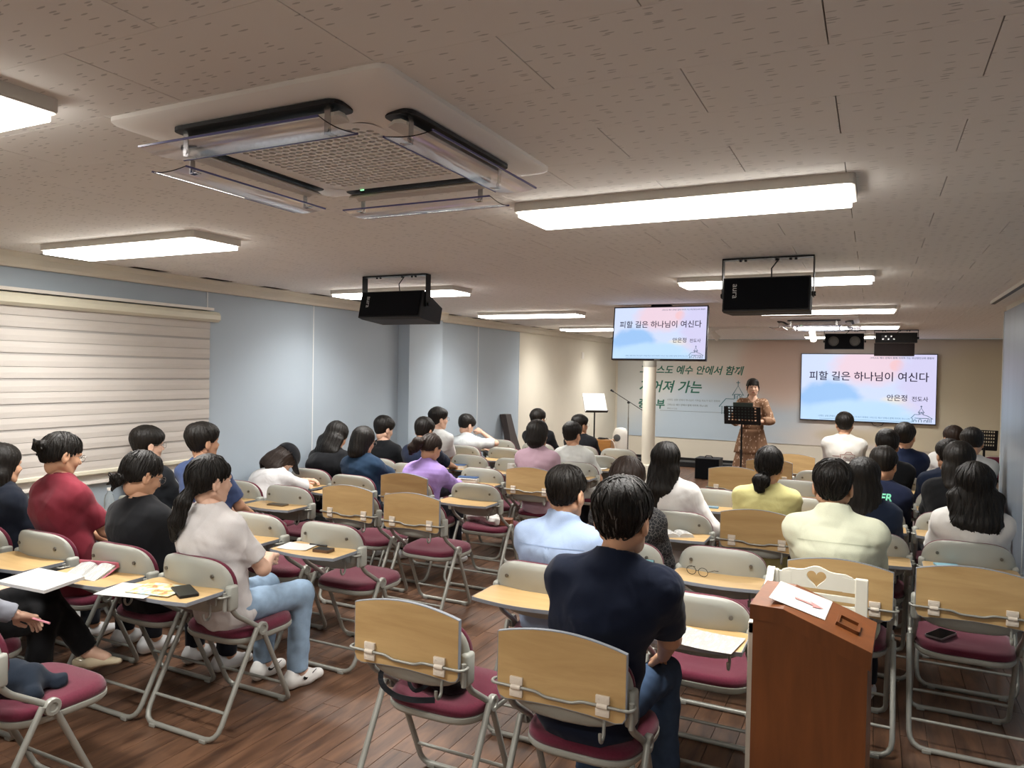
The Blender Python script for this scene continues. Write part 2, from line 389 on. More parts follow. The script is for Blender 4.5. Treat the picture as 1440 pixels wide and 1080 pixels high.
# ------------------------------------------------------------------ air conditioners
m_ac = mat('ac_white', '#f4f1ec', .42); m_acdark = mat('ac_slot', '#14171c', .5); m_hole = mat('ac_grille_back', '#2b2928', .8)
def acrylic():
    q = NT('clear_acrylic'); b = q.b
    b.inputs['Base Color'].default_value = (.93, .92, .97, 1); b.inputs['Roughness'].default_value = .06; b.inputs['Transmission Weight'].default_value = 1; b.inputs['IOR'].default_value = 1.2
    b.inputs['Specular IOR Level'].default_value = .9
    return q.m
m_acr = acrylic(); m_acredge = mat('acrylic_edge', '#5a5a8c', .2)
def aircon(x, y, label, holes=19):
    t = empty('air_conditioner', (x, y, CEIL), 0, label, 'air conditioner', 'ceiling cassette air conditioners')
    H = .478; p = MB()
    rr = lambda h, r, z: [(a, b, z) for a, b in roundrect(h, h, r, 4)]
    p.rings([rr(H, .03, 0), rr(H, .03, -.012), rr(H-.006, .03, -.018), rr(H-.04, .04, -.03), rr(H-.1, .06, -.036), rr(.29, .05, -.05), rr(.285, .05, -.05)], True, False)
    p.build('panel', m_ac, t, 40)
    MB().rings([rr(.286, .05, -.038), rr(.286, .05, -.0385)]).build('grille_back', m_hole, t)
    g = MB(); n = holes; G = .255; c = 2*G/n
    for i in range(n):
        for j in range(n):
            cx, cy = -G+(i+.5)*c, -G+(j+.5)*c
            if (abs(cx) > G-.03 and abs(cy) > G-.03): 
                g.add([(cx-c/2, cy-c/2, -.05), (cx+c/2, cy-c/2, -.05), (cx+c/2, cy+c/2, -.05), (cx-c/2, cy+c/2, -.05)], [(0, 1, 2, 3)]); continue
            o8 = [(1, 0), (1, 1), (0, 1), (-1, 1), (-1, 0), (-1, -1), (0, -1), (1, -1)]
            vs = [(cx+a*c/2, cy+b*c/2, -.05) for a, b in o8]+[(cx+.42*c*math.cos(k*PI/4), cy+.36*c*math.sin(k*PI/4), -.05) for k in range(8)]
            vs += [(cx+.42*c*math.cos(k*PI/4), cy+.36*c*math.sin(k*PI/4), -.042) for k in range(8)]
            g.add(vs, [(k, (k+1) % 8, 8+(k+1) % 8, 8+k) for k in range(8)]+[(8+k, 8+(k+1) % 8, 16+(k+1) % 8, 16+k) for k in range(8)])
    for a0, a1, b0, b1 in ((-.286, -.255, -.286, .286), (.255, .286, -.286, .286), (-.255, .255, -.286, -.255), (-.255, .255, .255, .286)):
        g.add([(a0, b0, -.05), (a1, b0, -.05), (a1, b1, -.05), (a0, b1, -.05)], [(0, 1, 2, 3)])
    g.build('grille', m_ac, t)
    for k in range(4):
        R = Matrix.Rotation(k*PI/2, 4, 'Z')
        s = MB(); s.rings([[(a, -.375+b, zz) for a, b in roundrect(.29, .045, .03, 4)] for zz in (-.034, -.0445)]); s.xf(R).build('outlet', m_acdark, t)
        vn = MB(); pr = [(-.03, -.004), (-.01, .004), (.015, .004), (.034, -.006), (.034, -.012), (.012, -.004), (-.012, -.006), (-.03, -.012)]
        vn.extrude(pr, lambda a, b, d: (d, -.375+a*.9+.004, -.056+b*1.1), -.27, .27)
        vn.xf(R).build('louver', m_white, t, 50)
        df = MB()
        arc = [(-.40-.0-.02*i, -.125+.052*((i/7.)**1.7)) for i in range(8)]
        arc = [(-.355-.021*i, -.105-.03*math.sin(i/7*PI*.55)+.004*i) for i in range(8)]
        vs = []; W = .31
        for (yy, zz) in arc: vs += [(-W, yy, zz), (W, yy, zz), (-W, yy, zz-.003), (W, yy, zz-.003)]
        fs = []
        for i in range(7):
            a, b = 4*i, 4*i+4; fs += [(a, a+1, b+1, b), (a+2, b+2, b+3, a+3), (a, b, b+2, a+2), (a+1, a+3, b+3, b+1)]
        fs += [(0, 2, 3, 1), (28, 29, 31, 30)]
        df.add(vs, fs); d_o = df.xf(R).build('deflector', m_acr, t, 40)
        e = MB()
        for (yy, zz) in (arc[0], arc[-1]): e.box((-W, yy-.002, zz-.004), (W, yy+.002, zz+.001))
        e.xf(R).build('edge', m_acredge, d_o)
        for s in (-1, 1):
            c = MB(); c.box((s*.25-.009, -.40, -.11), (s*.25+.009, -.397, -.03)); c.box((s*.25-.009, -.40, -.112), (s*.25+.009, -.37, -.109))
            c.tube([(s*.25, -.403, -.1), (s*.25, -.392, -.1)], .007, 8)
            c.xf(R).build('clip', m_chrome, t)
    MB().box((.2, -.327, -.052), (.225, -.318, -.049), .001).build('badge', mat('badge_grey', '#8d8984', .4, .5), t)
    MB().box((-.20, .315, -.052), (-.185, .318, -.049)).build('indicator', emit('green_led', '#9cffb0', 1.5), t)
    return t
aircon(-1.49, 1.862, 'large white ceiling cassette air conditioner with clear deflectors near the camera')
aircon(-.66, 9.75, 'far ceiling air conditioner above the front speakers', 12)

# ------------------------------------------------------------------ television screens
def screen_material():
    q = NT('screen_picture'); mp = q.coords((1, 1, 1), 'Generated')
    base = lin('#cfdcf8')
    cur = q.n('ShaderNodeRGB'); cur.outputs[0].default_value = (*base, 1); last = (cur, 0)
    nz = q.n('ShaderNodeTexNoise', i_Scale=4.2, i_Detail=7.0); q.l(mp, 0, nz, 'Vector')
    sp = q.n('ShaderNodeSeparateXYZ'); q.l(mp, 0, sp, 0)
    for cx, cz, rx, rz, col, edge in ((.22, .3, .24, .34, '#9cc4f2', .45), (.52, .82, .26, .26, '#ead0de', .9), (.72, .84, .05, .08, '#efc6cc', .7), (.80, .2, .2, .2, '#ece4d6', .8), (.45, .1, .5, .2, '#bcdcfa', .8), (.95, .6, .2, .5, '#d3cff0', 1.)):
        dx = q.n('ShaderNodeMath', operation='SUBTRACT'); dx.inputs[1].default_value = cx; q.l(sp, 0, dx, 0)
        dz = q.n('ShaderNodeMath', operation='SUBTRACT'); dz.inputs[1].default_value = cz; q.l(sp, 2, dz, 0)
        a = q.n('ShaderNodeMath', operation='DIVIDE'); a.inputs[1].default_value = rx; q.l(dx, 0, a, 0)
        b = q.n('ShaderNodeMath', operation='DIVIDE'); b.inputs[1].default_value = rz; q.l(dz, 0, b, 0)
        a2 = q.n('ShaderNodeMath', operation='MULTIPLY'); q.l(a, 0, a2, 0); q.l(a, 0, a2, 1)
        b2 = q.n('ShaderNodeMath', operation='MULTIPLY_ADD'); q.l(b, 0, b2, 0); q.l(b, 0, b2, 1); q.l(a2, 0, b2, 2)
        m2 = q.n('ShaderNodeMath', operation='MULTIPLY_ADD'); m2.inputs[1].default_value = 1.6; q.l(nz, 'Fac', m2, 0); q.l(b2, 0, m2, 2)
        mr = q.n('ShaderNodeMapRange'); mr.inputs['From Min'].default_value = 1.6+edge; mr.inputs['From Max'].default_value = 1.35; mr.interpolation_type = 'SMOOTHSTEP'; q.l(m2, 0, mr, 0)
        mx = q.n('ShaderNodeMix', data_type='RGBA'); mx.inputs[7].default_value = (*lin(col), 1); q.l(mr, 0, mx, 0); q.l(last[0], last[1], mx, 6); last = (mx, 2)
    q.l(last[0], last[1], q.b, 'Emission Color'); q.b.inputs['Emission Strength'].default_value = .95
    q.b.inputs['Base Color'].default_value = (.02, .02, .02, 1); q.b.inputs['Roughness'].default_value = .25
    return q.m
m_screen = screen_material()
m_bezel = mat('screen_bezel', '#141020', .3); m_ink = mat('screen_ink', '#3c3560', .9, spec=.1); m_ink2 = mat('screen_ink_blue', '#4b7fa8', .9, spec=.1)
CH = [[(0, 0), (0, .22), (-.08, .2), (.1, .42), (.32, .42), (.32, .55), (.27, .52), (.42, .78), (.57, .52), (.52, .55), (.52, .42), (.72, .36), (.98, .2), (.9, .22), (.9, 0)],
      [(.42, .78), (.42, .92)], [(.37, .87), (.47, .87)], [(.1, .22), (.8, .22)], [(.34, .42), (.34, .55), (.5, .55)], [(.4, .42), (.4, .5), (.45, .53), (.48, .5), (.48, .42)],
      [(.06, 0), (.06, .09), (.12, .13), (.18, .09), (.18, 0)], [(.3, 0), (.3, .12), (.37, .18), (.44, .12), (.44, 0)], [(.56, 0), (.56, .09), (.62, .13), (.68, .09), (.68, 0)], [(.74, 0), (.74, .16), (.82, .2), (.82, 0)]]
def church(name, parent, m, ox, oz, s, w, y):
    b = MB()
    for ln in CH: b.ribbon([(ox+p[0]*s, oz+p[1]*s) for p in ln], w, lambda a, c: (a, y, c))
    return b.build(name, m, parent)
def tv(name, W, H, loc, tilt, label, rz=0):
    t = empty(name, loc, 0, label, 'television'); t.rotation_euler = (tilt, 0, rz)
    MB().box((-W/2, 0, -H/2), (W/2, .05, H/2), .006).build('cabinet', m_bezel, t)
    fz = MB()
    bz = .011*W/1.0 if W < 1.5 else .012
    for a, b in (((-W/2, -.012, H/2-bz), (W/2, 0, H/2)), ((-W/2, -.012, -H/2), (W/2, 0, -H/2+bz*1.5)), ((-W/2, -.012, -H/2), (-W/2+bz, 0, H/2)), ((W/2-bz, -.012, -H/2), (W/2, 0, H/2))): fz.box(a, b, .002)
    fz.build('bezel', m_bezel, t)
    w, h = W/2-bz, H/2-bz
    sc = MB().box((-w, -.006, -h), (w, 0, h)).build('screen', m_screen, t)
    RX = Matrix.Rotation(PI/2, 4, 'X')
    def tx(n, s, x, z, width, m, al='LEFT', bold=0): return text_obj(n, s, .1, m, sc, Matrix.Translation((x, -.0075, z)) @ RX, al, bold, 0, width)
    tx('title_text', '피할 길은 하나님이 여신다', -w+.06*2*w, h*.24, .885*2*w, m_ink, bold=.001)
    tx('speaker_name', '안은정', w*.30, -h*.34, .145*2*w, m_ink, bold=.001)
    tx('speaker_title', '전도사', w*.66, -h*.34, .115*2*w, m_ink, bold=.001)
    tx('header_text', '그리스도 예수 안에서 함께 지어져 가는 부산영안교회 중등부', w*.04, h*.875, .46*2*w, m_ink2, bold=.001)
    tx('footer_text', '너희도 성령 안에서 하나님이 거하실 처소가 되기 위하여 그리스도 예수 안에서 함께 지어져 가느니라', -w*.72, -h*.89, .68*2*w, m_ink2)
    b = MB(); b.ribbon([(-w*.7, -h*.95), (w*.68, -h*.95)], .004*w, lambda a, c: (a, -.0075, c)); b.build('footer_line', m_ink2, sc)
    church('church_drawing', sc, m_ink2, w*.68, -h*.95, w*.29, .009*w, -.0075)
    return t
tvw = tv('wall_television', 2.24, 1.25, (-.135, YF-.075, 1.565), 0, 'large wall television with Korean title slide on the front wall')
MB().box((-.4, .05, -.3), (.4, .07, .3)).build('wall_bracket', m_darkmetal, tvw)
cb = MB().tube([(.1, .03, -.62), (.13, .03, -.67), (.2, .03, -.69), (.27, .03, -.67), (.3, .03, -.62)], .006, 6); cb.build('cable', m_black, tvw)
A_ = at_y(859, 432, 7.3); B_ = at_y(997, 508, 7.3)
tvh = tv('hanging_television', .955, .545, ((A_.x+B_.x)/2+.005, 7.3, (A_.z+B_.z)/2), math.radians(-7), 'television hung from the ceiling showing the same Korean slide')
hm = MB(); hm.box((-.06, .05, -.1), (.06, .075, .18)); hm.tube([(0, .07, .1), (0, .07, .30)], .018, 8); hm.box((-.1, .02, .27), (.1, .12, .30)); hm.box((-.3, .045, .262), (.3, .06, .275)); hm.build('ceiling_mount', m_darkmetal, tvh)
MB().box((-.03, -.014, -.2705), (.03, -.0115, -.264)).build('logo_bar', m_chrome, tvh)

# ------------------------------------------------------------------ banner on the front wall
def banner_material():
    q = NT('banner_print'); mp = q.coords((1, 1, 1), 'Generated'); sp = q.n('ShaderNodeSeparateXYZ'); q.l(mp, 0, sp, 0)
    nz = q.n('ShaderNodeTexNoise', i_Scale=2.6, i_Detail=6.0); q.l(mp, 0, nz, 'Vector')
    last = q.n('ShaderNodeRGB'); last.outputs[0].default_value = (*lin('#d9d2ca'), 1); lo = 0
    for cx, cz, rx, rz, col, edge in ((.18, .18, .34, .45, '#b9cad8', .8), (.45, .8, .1, .4, '#d6bfb2', 1.1), (.0, .7, .2, .6, '#d3d6d4', .8), (.78, .12, .16, .16, '#d8ccb0', .5), (.62, .1, .1, .1, '#cfc2a6', .4), (.95, .4, .2, .6, '#d8d0b8', 1.)):
        dx = q.n('ShaderNodeMath', operation='SUBTRACT'); dx.inputs[1].default_value = cx; q.l(sp, 0, dx, 0)
        dz = q.n('ShaderNodeMath', operation='SUBTRACT'); dz.inputs[1].default_value = cz; q.l(sp, 2, dz, 0)
        a = q.n('ShaderNodeMath', operation='DIVIDE'); a.inputs[1].default_value = rx; q.l(dx, 0, a, 0)
        b = q.n('ShaderNodeMath', operation='DIVIDE'); b.inputs[1].default_value = rz; q.l(dz, 0, b, 0)
        a2 = q.n('ShaderNodeMath', operation='MULTIPLY'); q.l(a, 0, a2, 0); q.l(a, 0, a2, 1)
        b2 = q.n('ShaderNodeMath', operation='MULTIPLY_ADD'); q.l(b, 0, b2, 0); q.l(b, 0, b2, 1); q.l(a2, 0, b2, 2)
        m2 = q.n('ShaderNodeMath', operation='MULTIPLY_ADD'); m2.inputs[1].default_value = 1.5; q.l(nz, 'Fac', m2, 0); q.l(b2, 0, m2, 2)
        mr = q.n('ShaderNodeMapRange'); mr.inputs['From Min'].default_value = 1.4+edge; mr.inputs['From Max'].default_value = 1.1; mr.interpolation_type = 'SMOOTHSTEP'; q.l(m2, 0, mr, 0)
        mx = q.n('ShaderNodeMix', data_type='RGBA'); mx.inputs[7].default_value = (*lin(col), 1); q.l(mr, 0, mx, 0); q.l(last, lo, mx, 6); last, lo = mx, 2
    q.l(last, lo, q.b, 'Base Color'); q.b.inputs['Roughness'].default_value = .6
    return q.m
bn = empty('wall_banner', (0, YF, .46), 0, 'wide printed banner with green brush lettering across the front wall', 'banner')
MB().box((XL+.05, -.014, 0), (2.3, -.003, CEIL-.47), .001).build('banner_cloth', banner_material(), bn)
m_green = mat('green_brush_ink', '#27695a', .7); m_grey = mat('grey_print', '#6f7a80', .8)
RX = Matrix.Rotation(PI/2, 4, 'X')
def btx(n, s, u0, v0, u1, m, bold=.0, shear=0):
    a = at_y(u0, v0, YF-.016); b = at_y(u1, v0, YF-.016)
    return text_obj(n, s, .3, m, bn, Matrix.Translation((a.x, -.0155, a.z-.46)) @ RX, 'LEFT', bold, shear, b.x-a.x)
btx('lettering', '그리스도 예수 안에서 함께', 899, 524, 1046, m_green, .006, .25)
btx('lettering', '지어져 가는', 898, 549, 986, m_green, .006, .25)
btx('lettering', '중등부', 897, 572, 934, m_green, .009, .1)
btx('verse_text', '너희도 성령 안에서 하나님이 거하실 처소가 되기 위하여', 938, 563, 1012, m_grey)
btx('verse_text', '그리스도 예수 안에서 함께 지어져 가느니라', 938, 570, 995, m_grey, .004)
btx('verse_text', '에베소서 2:22', 938, 575, 952, m_grey)
a = at_y(928, 577, YF-.016); b = at_y(1025, 582, YF-.016)
MB().box((a.x, -.0155, a.z-.462), (b.x, -.0145, a.z-.455)).build('printed_line', m_grey, bn)
a = at_y(1015, 582, YF-.016); church('church_drawing', bn, mat('teal_line', '#3b6b78', .8), a.x, a.z-.46, .72, .014, -.0155)

# ------------------------------------------------------------------ round column
c = at_y(912, 600, 11.5); col = empty('column', (c.x, 11.5, 0), 0, 'round white column in front of the banner', 'column')
MB().lathe([(.102, .3), (.102, CEIL)], seg=32).build('shaft', m_cream, col, 40)
MB().lathe([(.17, 0), (.17, .29), (.16, .32), (.104, .33)], seg=32).build('base_collar', m_cream, col, 40)
MB().lathe([(.104, 1.86), (.106, 1.865), (.106, 1.99), (.104, 1.995)], seg=32).build('tape_band', mat('dull_tape', '#a7a59b', .6), col, 40)

# ------------------------------------------------------------------ hanging speakers
m_spk = mat('speaker_cabinet', '#17191d', .6); m_grill = mat('speaker_grille', '#0b0d12', .85, bump=.5, bscale=500, spec=.2)
def speaker(u0, v0, u1, v1, Y, label, kind='front', depth=.28, tilt=-12, txt=None, rz=0):
    a = at_y(u0, v0, Y); b = at_y(u1, v1, Y); W = b.x-a.x; H = a.z-b.z
    t = empty('hanging_speaker', ((a.x+b.x)/2, Y, (a.z+b.z)/2), rz, label, 'speaker', 'black ceiling speakers')
    R = Matrix.Rotation(math.radians(tilt), 4, 'X')
    cab = MB(); k = .62
    cab.rings([[(-W/2, 0, -H/2), (W/2, 0, -H/2), (W/2, 0, H/2), (-W/2, 0, H/2)], [(-W/2, .05, -H/2), (W/2, .05, -H/2), (W/2, .05, H/2), (-W/2, .05, H/2)],
               [(-W/2+.01, depth, -H/2*k), (W/2-.01, depth, -H/2*k), (W/2-.01, depth, H/2*k), (-W/2+.01, depth, H/2*k)]])
    cab.xf(R).build('cabinet', m_spk, t)
    if kind != 'rear':
        MB().box((-W/2+.008, -.012, -H/2+.008), (W/2-.008, .001, H/2-.008), .006).xf(R).build('grille', m_grill, t)
    if kind == 'cones':
        for s in (-1, 1):
            MB().lathe([(0, -.004), (.02, -.006), (.055, .0), (.066, -.012), (.072, -.012), (.072, .004)], seg=20, axis='Y').xf(Matrix.Translation((s*W*.27, -.012, 0))).xf(R).build('cone', mat('speaker_cone', '#4c4a47', .5), t, 40)
    if kind == 'rear':
        pl_ = MB().box((-W*.35, -.006, -H*.3), (-W*.08, .002, H*.3), .002).xf(R).build('connector_plate', mat('plate_grey', '#3b4248', .5), t)
        for i in range(5): MB().lathe([(.012, -.012), (.012, 0)], seg=10, axis='Y').xf(Matrix.Translation((-W*.31+i*.035, -.006, .02 if i % 2 else -.02))).xf(R).build('knob', m_chrome, pl_)
        MB().box((W*.12, -.004, -H*.3), (W*.36, .002, H*.3), .002).xf(R).build('recess', m_black, t)
    zt = CEIL-(a.z+b.z)/2
    br = MB()
    for s in (-1, 1):
        x = s*(W/2+.012); br.box((x-.003, .04, -.02), (x+.003, .1, zt-.006)); br.tube([(x-.01*s, .07, 0), (x+.012*s, .07, 0)], .014, 8)
    br.box((-W/2-.015, .04, zt-.012), (W/2+.015, .1, zt-.004)); br.build('bracket', m_darkmetal, t)
    for xx in (-.16, -.13, .05, .13, .16):
        MB().lathe([(.008, -.01), (.008, 0)], seg=8).xf(Matrix.Translation((xx*W/.5, .07, zt-.012))).build('bolt', m_black, t)
    MB().tube([(.02, .1, H/2*.7), (.02, .08, zt*.7), (.06, .09, zt-.01)], .004, 6).build('cable', m_black, t)
    if txt: text_obj('logo_text', txt, .05, mat('logo_silver', '#c9c9c9', .4), t, R @ Matrix.Translation((-W*.38, -.0135, H*.3)) @ RX @ Matrix.Rotation(-PI/2, 4, 'Z'), 'LEFT', 0, 0, .085)
    return t
speaker(507, 410, 592, 446, 4.5, 'black hanging speaker on the left near the window side', 'front', .3, -14, 'aura')
speaker(1017, 391, 1139, 436, 4.5, 'black hanging speaker on the right nearest the camera', 'front', .3, -8, 'aura')
speaker(1160, 469, 1215, 491, 12.0, 'small front speaker with two visible cones above the wall television', 'cones', .2, -4)
s4 = speaker(1231, 468, 1290, 482, 12.0, 'rear-facing hanging speaker with connector plate above the wall television', 'rear', .25, 0)
MB().box((-.28, .06, -.26), (.24, .2, -.075), .004).build('lower_box', mat('dark_red_brown', '#2e2426', .6), s4)

# ------------------------------------------------------------------ track spots
tk = MB().box((-2.75, 10.98, CEIL-.03), (-.55, 11.02, CEIL), .002); tag(tk.build('lamp_track', m_white), 'white lamp track on the ceiling near the front', 'lamp track')
def spot(u, v, Y, aim, label, on):
    p = at_y(u, v, Y); t = empty('spotlight', p, 0, label, 'spotlight', 'small white spotlights')
    d = Vector(aim).normalized(); q = d.to_track_quat('Z', 'Y').to_matrix().to_4x4()
    MB().lathe([(.03, -.08), (.042, -.07), (.042, .07), (.036, .07), (.034, .05)], seg=20).xf(q).build('can', m_white, t, 40)
    MB().lathe([(.034, .05), (.034, .053)], seg=20).xf(q).build('lens', emit('spot_lens', '#fff3d8', 18 if on else 4), t)
    MB().tube([(0, 0, 0), (0, 0, CEIL-p.z-.02)], .008, 6).build('stem', m_white, t)
    MB().box((-.05, -.018, CEIL-p.z-.05), (.05, .018, CEIL-p.z-.02)).build('adapter', m_white, t)
    if on:
        ld = bpy.data.lights.new('spot_beam', 'SPOT'); ld.energy = 18; ld.spot_size = 1.4; ld.spot_blend = .6; ld.color = (1, .9, .75); ld.shadow_soft_size = .03
        lo = bpy.data.objects.new('spot_beam', ld); COL.objects.link(lo); lo.parent = t; lo.location = d*.09; lo.rotation_euler = (-d).to_track_quat('Z', 'Y').to_euler()
spot(1005, 472, 11.0, (.5, .3, -.42), 'lit white spotlight beside the hanging television', True)
spot(1143, 473, 11.0, (.2, 1, -1.6), 'white spotlight in front of the small front speaker', True)

# ------------------------------------------------------------------ small wall things
p = ray(819.5, 500); k = (XL+.004)/p.x
tag(MB().box((XL, p.y*k-.06, CAM_H+p.z*k-.06), (XL+.012, p.y*k+.06, CAM_H+p.z*k+.06), .003).build('wall_switch', m_white), 'small white switch plate on the cream left wall', 'switch')

# ------------------------------------------------------------------ folding tablet chairs
m_shell = mat('chair_shell', '#a3a49b', .45, var=.03, vscale=6); m_frame = mat('chair_frame', '#9a9a92', .38, .25)
m_maroon = mat('maroon_fabric', '#602334', .95, var=.12, vscale=120, bump=.3, bscale=900, spec=.15, sheen=.25)
m_beech = wood('tablet_wood', '#b1905f', '#cbab78', 1.6, (1.2, 9, 9), .38, .02); m_edge = mat('tablet_edge', '#8a8f96', .5)
m_hinge = mat('hinge_cream', '#ddd2c2', .45); m_screw = mat('screw', '#6e6a62', .4, .6)
ROD_Y, ROD_Z = -.088, .682
def chair_meshes():
    D = {}
    def sup(a, zt, zb, zc, n=40, e=.5, e2=.85):
        out = []
        for k in range(n):
            t = 2*PI*k/n; c, s = math.cos(t), math.sin(t)
            out.append((a*math.copysign(abs(c)**e, c), zc+math.copysign(abs(s)**e2, s)*(zt-zc if s > 0 else zc-zb)))
        return out
    o = sup(.232, .842, .575, .70)
    def yb(x, z): return -.045*(1-(x/.232)**2)-.12*(z-.66)
    def ring(out, sc, dy, zc=.705): return [(x*sc, yb(x*sc, zc+(z-zc)*sc)+dy, zc+(z-zc)*sc) for x, z in out]
    b = MB(); b.rings([ring(o, .3, -.018), ring(o, .75, -.016), ring(o, .93, -.010), ring(o, 1, .0), ring(o, 1.0, .014), ring(o, .96, .02)])
    D['backrest_shell'] = b.mesh('backrest_shell', m_shell, 50)
    b = MB(); b.rings([ring(o, .97, .016), ring(o, 1.005, .024, .712), ring(o, 1.0, .036, .712), ring(o, .93, .048), ring(o, .6, .054), ring(o, .2, .055)])
    D['backrest_cushion'] = b.mesh('backrest_cushion', m_maroon, 60)
    for nm, zz in (('screw', 0),):
        b = MB(); b.lathe([(.0, -.004), (.009, -.003), (.009, .004)], seg=10, axis='Y'); D['screw'] = b.mesh('screw', m_screw, 40)
    # seat
    so = []
    for k in range(44):
        t = 2*PI*k/44; c, s = math.cos(t), math.sin(t); yy = .265+math.copysign(abs(s)**.55, s)*.205
        so.append(((.222+.012*math.copysign(abs(s)**.55, s)*1)*math.copysign(abs(c)**.5, c), yy))
    def sr(sc, z, dz=0): return [(x*sc, .265+(y-.265)*sc, z+dz*((y-.265)/.2)) for x, y in so]
    b = MB(); b.rings([sr(.95, .418), sr(1.0, .428), sr(1.0, .442), sr(.965, .458, .004), sr(.86, .467, .006), sr(.5, .464, .008), sr(.15, .462, .006)])
    D['seat_cushion'] = b.mesh('seat_cushion', m_maroon, 60)
    b = MB(); b.rings([sr(.8, .388), sr(.97, .394), sr(1.012, .408), sr(1.012, .422), sr(.97, .424)]); D['seat_pan'] = b.mesh('seat_pan', m_shell, 50)
    # frames
    X1, X2 = .222, .243
    b = MB(); b.tube([(-X1, -.02, .70), (-X1, -.005, .615), (-X1, .03, .565), (-X1, .2, .452), (-X1, .405, .014), (X1, .405, .014), (X1, .2, .452), (X1, .03, .565), (X1, -.005, .615), (X1, -.02, .70)], .0125, 10, fillet=.05)
    D['front_leg_frame'] = b.mesh('front_leg_frame', m_frame, 60)
    b = MB(); b.tube([(-X2, .145, .475), (-X2, -.105, .014), (X2, -.105, .014), (X2, .145, .475)], .0125, 10, fillet=.075); D['rear_leg_frame'] = b.mesh('rear_leg_frame', m_frame, 60)
    b = MB(); b.tube([(-X2, -.045, .125), (X2, -.045, .125)], .008, 8); D['rear_crossbar'] = b.mesh('rear_crossbar', m_frame, 60)
    b = MB(); b.tube([(-X1, .355, .12), (X1, .355, .12)], .008, 8); D['front_crossbar'] = b.mesh('front_crossbar', m_frame, 60)
    b = MB(); b.lathe([(.0, -.012), (.03, -.012), (.033, -.008), (.033, .008), (.03, .012), (.018, .012), (.016, .006), (0, .006)], seg=20, axis='X'); D['hinge_disc'] = b.mesh('hinge_disc', m_frame, 40)
    b = MB(); b.box((-.018, -.036, .6), (.018, .026, .722), .013); D['side_bracket'] = b.mesh('side_bracket', m_shell, 60)
    b = MB(); b.tube([(-.236, -.02, ROD_Z-.01), (-.256, -.05, ROD_Z), (-.25, ROD_Y, ROD_Z), (-.08, ROD_Y, ROD_Z), (-.05, ROD_Y, ROD_Z-.012), (.05, ROD_Y, ROD_Z-.012), (.08, ROD_Y, ROD_Z), (.25, ROD_Y, ROD_Z), (.256, -.05, ROD_Z), (.236, -.02, ROD_Z-.01)], .0055, 8, fillet=.02)
    D['tablet_rod'] = b.mesh('tablet_rod', m_frame, 60)
    b = MB(); b.tube([(.245, -.062, .70), (.245, -.062, .615)], .009, 8); D['rod_sleeve'] = b.mesh('rod_sleeve', m_frame, 60)
    b = MB(); b.tube([(.155, -.06, .655), (.155, -.068, .575), (.155, -.09, .562), (.155, -.105, .58), (.155, -.105, .60)], .006, 8, fillet=.02); b.box((.13, -.066, .63), (.19, -.055, .67), .003); D['bag_hook'] = b.mesh('bag_hook', m_frame, 50)
    b = MB(); b.box((-.02, -.016, 0), (.02, .016, .018), .004)
    D['foot_pad'] = b.mesh('foot_pad', mat('foot_grey', '#8f8e86', .6), 40)
    # tablet, origin on the rod, raised position: v = +Z, front face = +Y
    ol = [(-.232, -.02), (-.232, .178)]
    ol += [(-.232+.464*t, .178+.034*math.sin(t*PI)**.9+.0) for t in [i/14 for i in range(1, 14)]]
    ol += [(.232, .178), (.232, -.03), (.222, -.046), (.2, -.052)] + [(.2-.4*t, -.052+.012*math.sin(t*PI)) for t in (.25, .5, .75)] + [(-.2, -.052), (-.222, -.044)]
    def tr(sc, y): return [(x*sc, y, .065+(v-.065)*(1-(1-sc)*1.9)) for x, v in ol]
    b = MB(); b.rings([tr(.988, .008), tr(.992, .0105), tr(.992, .0235), tr(.988, .0255)]); D['tablet'] = b.mesh('tablet', m_beech, 30)
    b = MB(); b.rings([tr(.990, .0085), tr(1.0, .0085), tr(1.0, .025), tr(.990, .025)], False, False); D['edge_band'] = b.mesh('edge_band', m_edge, 30)
    b = MB(); b.box((-.024, -.002, .008), (.024, .0085, .034), .002); b.box((-.024, -.002, -.034), (.024, .0085, -.008), .002); b.tube([(-.018, -.0, 0), (.018, -.0, 0)], .0095, 10)
    for sx in (-1, 1):
        for sz in (-1, 1): b.lathe([(0, -.0035), (.004, -.003), (.004, 0)], (sx*.014, 0, sz*.022), 8, 'Y')
    D['hinge'] = b.mesh('hinge', m_hinge, 40)
    return D
CM = chair_meshes()
CHAIRS = {}
def chair(key, x, y, state, label, rz=0):
    t = empty('folding_chair', (x, y, 0), rz, label, 'chair', 'folding tablet chairs')
    for n in ('backrest_shell', 'backrest_cushion', 'seat_cushion', 'seat_pan', 'front_leg_frame', 'rear_leg_frame', 'rear_crossbar', 'front_crossbar', 'tablet_rod', 'rod_sleeve', 'bag_hook'): link(n, CM[n], t)
    for s in (-1, 1):
        link('side_bracket', CM['side_bracket'], t, (s*.228, 0, 0)); link('hinge_disc', CM['hinge_disc'], t, (s*.236, .185, .46), (0, 0, 0 if s > 0 else PI))
        for fy in (-.106, .405): link('foot_pad', CM['foot_pad'], t, (s*.17, fy, 0))
        link('screw', CM['screw'], t, (s*.155, -.058, .765))
    tb = link('tablet', CM['tablet'], t, (0, ROD_Y, ROD_Z), (0 if state == 'R' else PI/2, 0, 0))
    link('edge_band', CM['edge_band'], tb)
    for s in (-1, 1): link('hinge', CM['hinge'], tb, (s*.155, 0, 0))
    CHAIRS[key] = (x, y, rz, t); return t
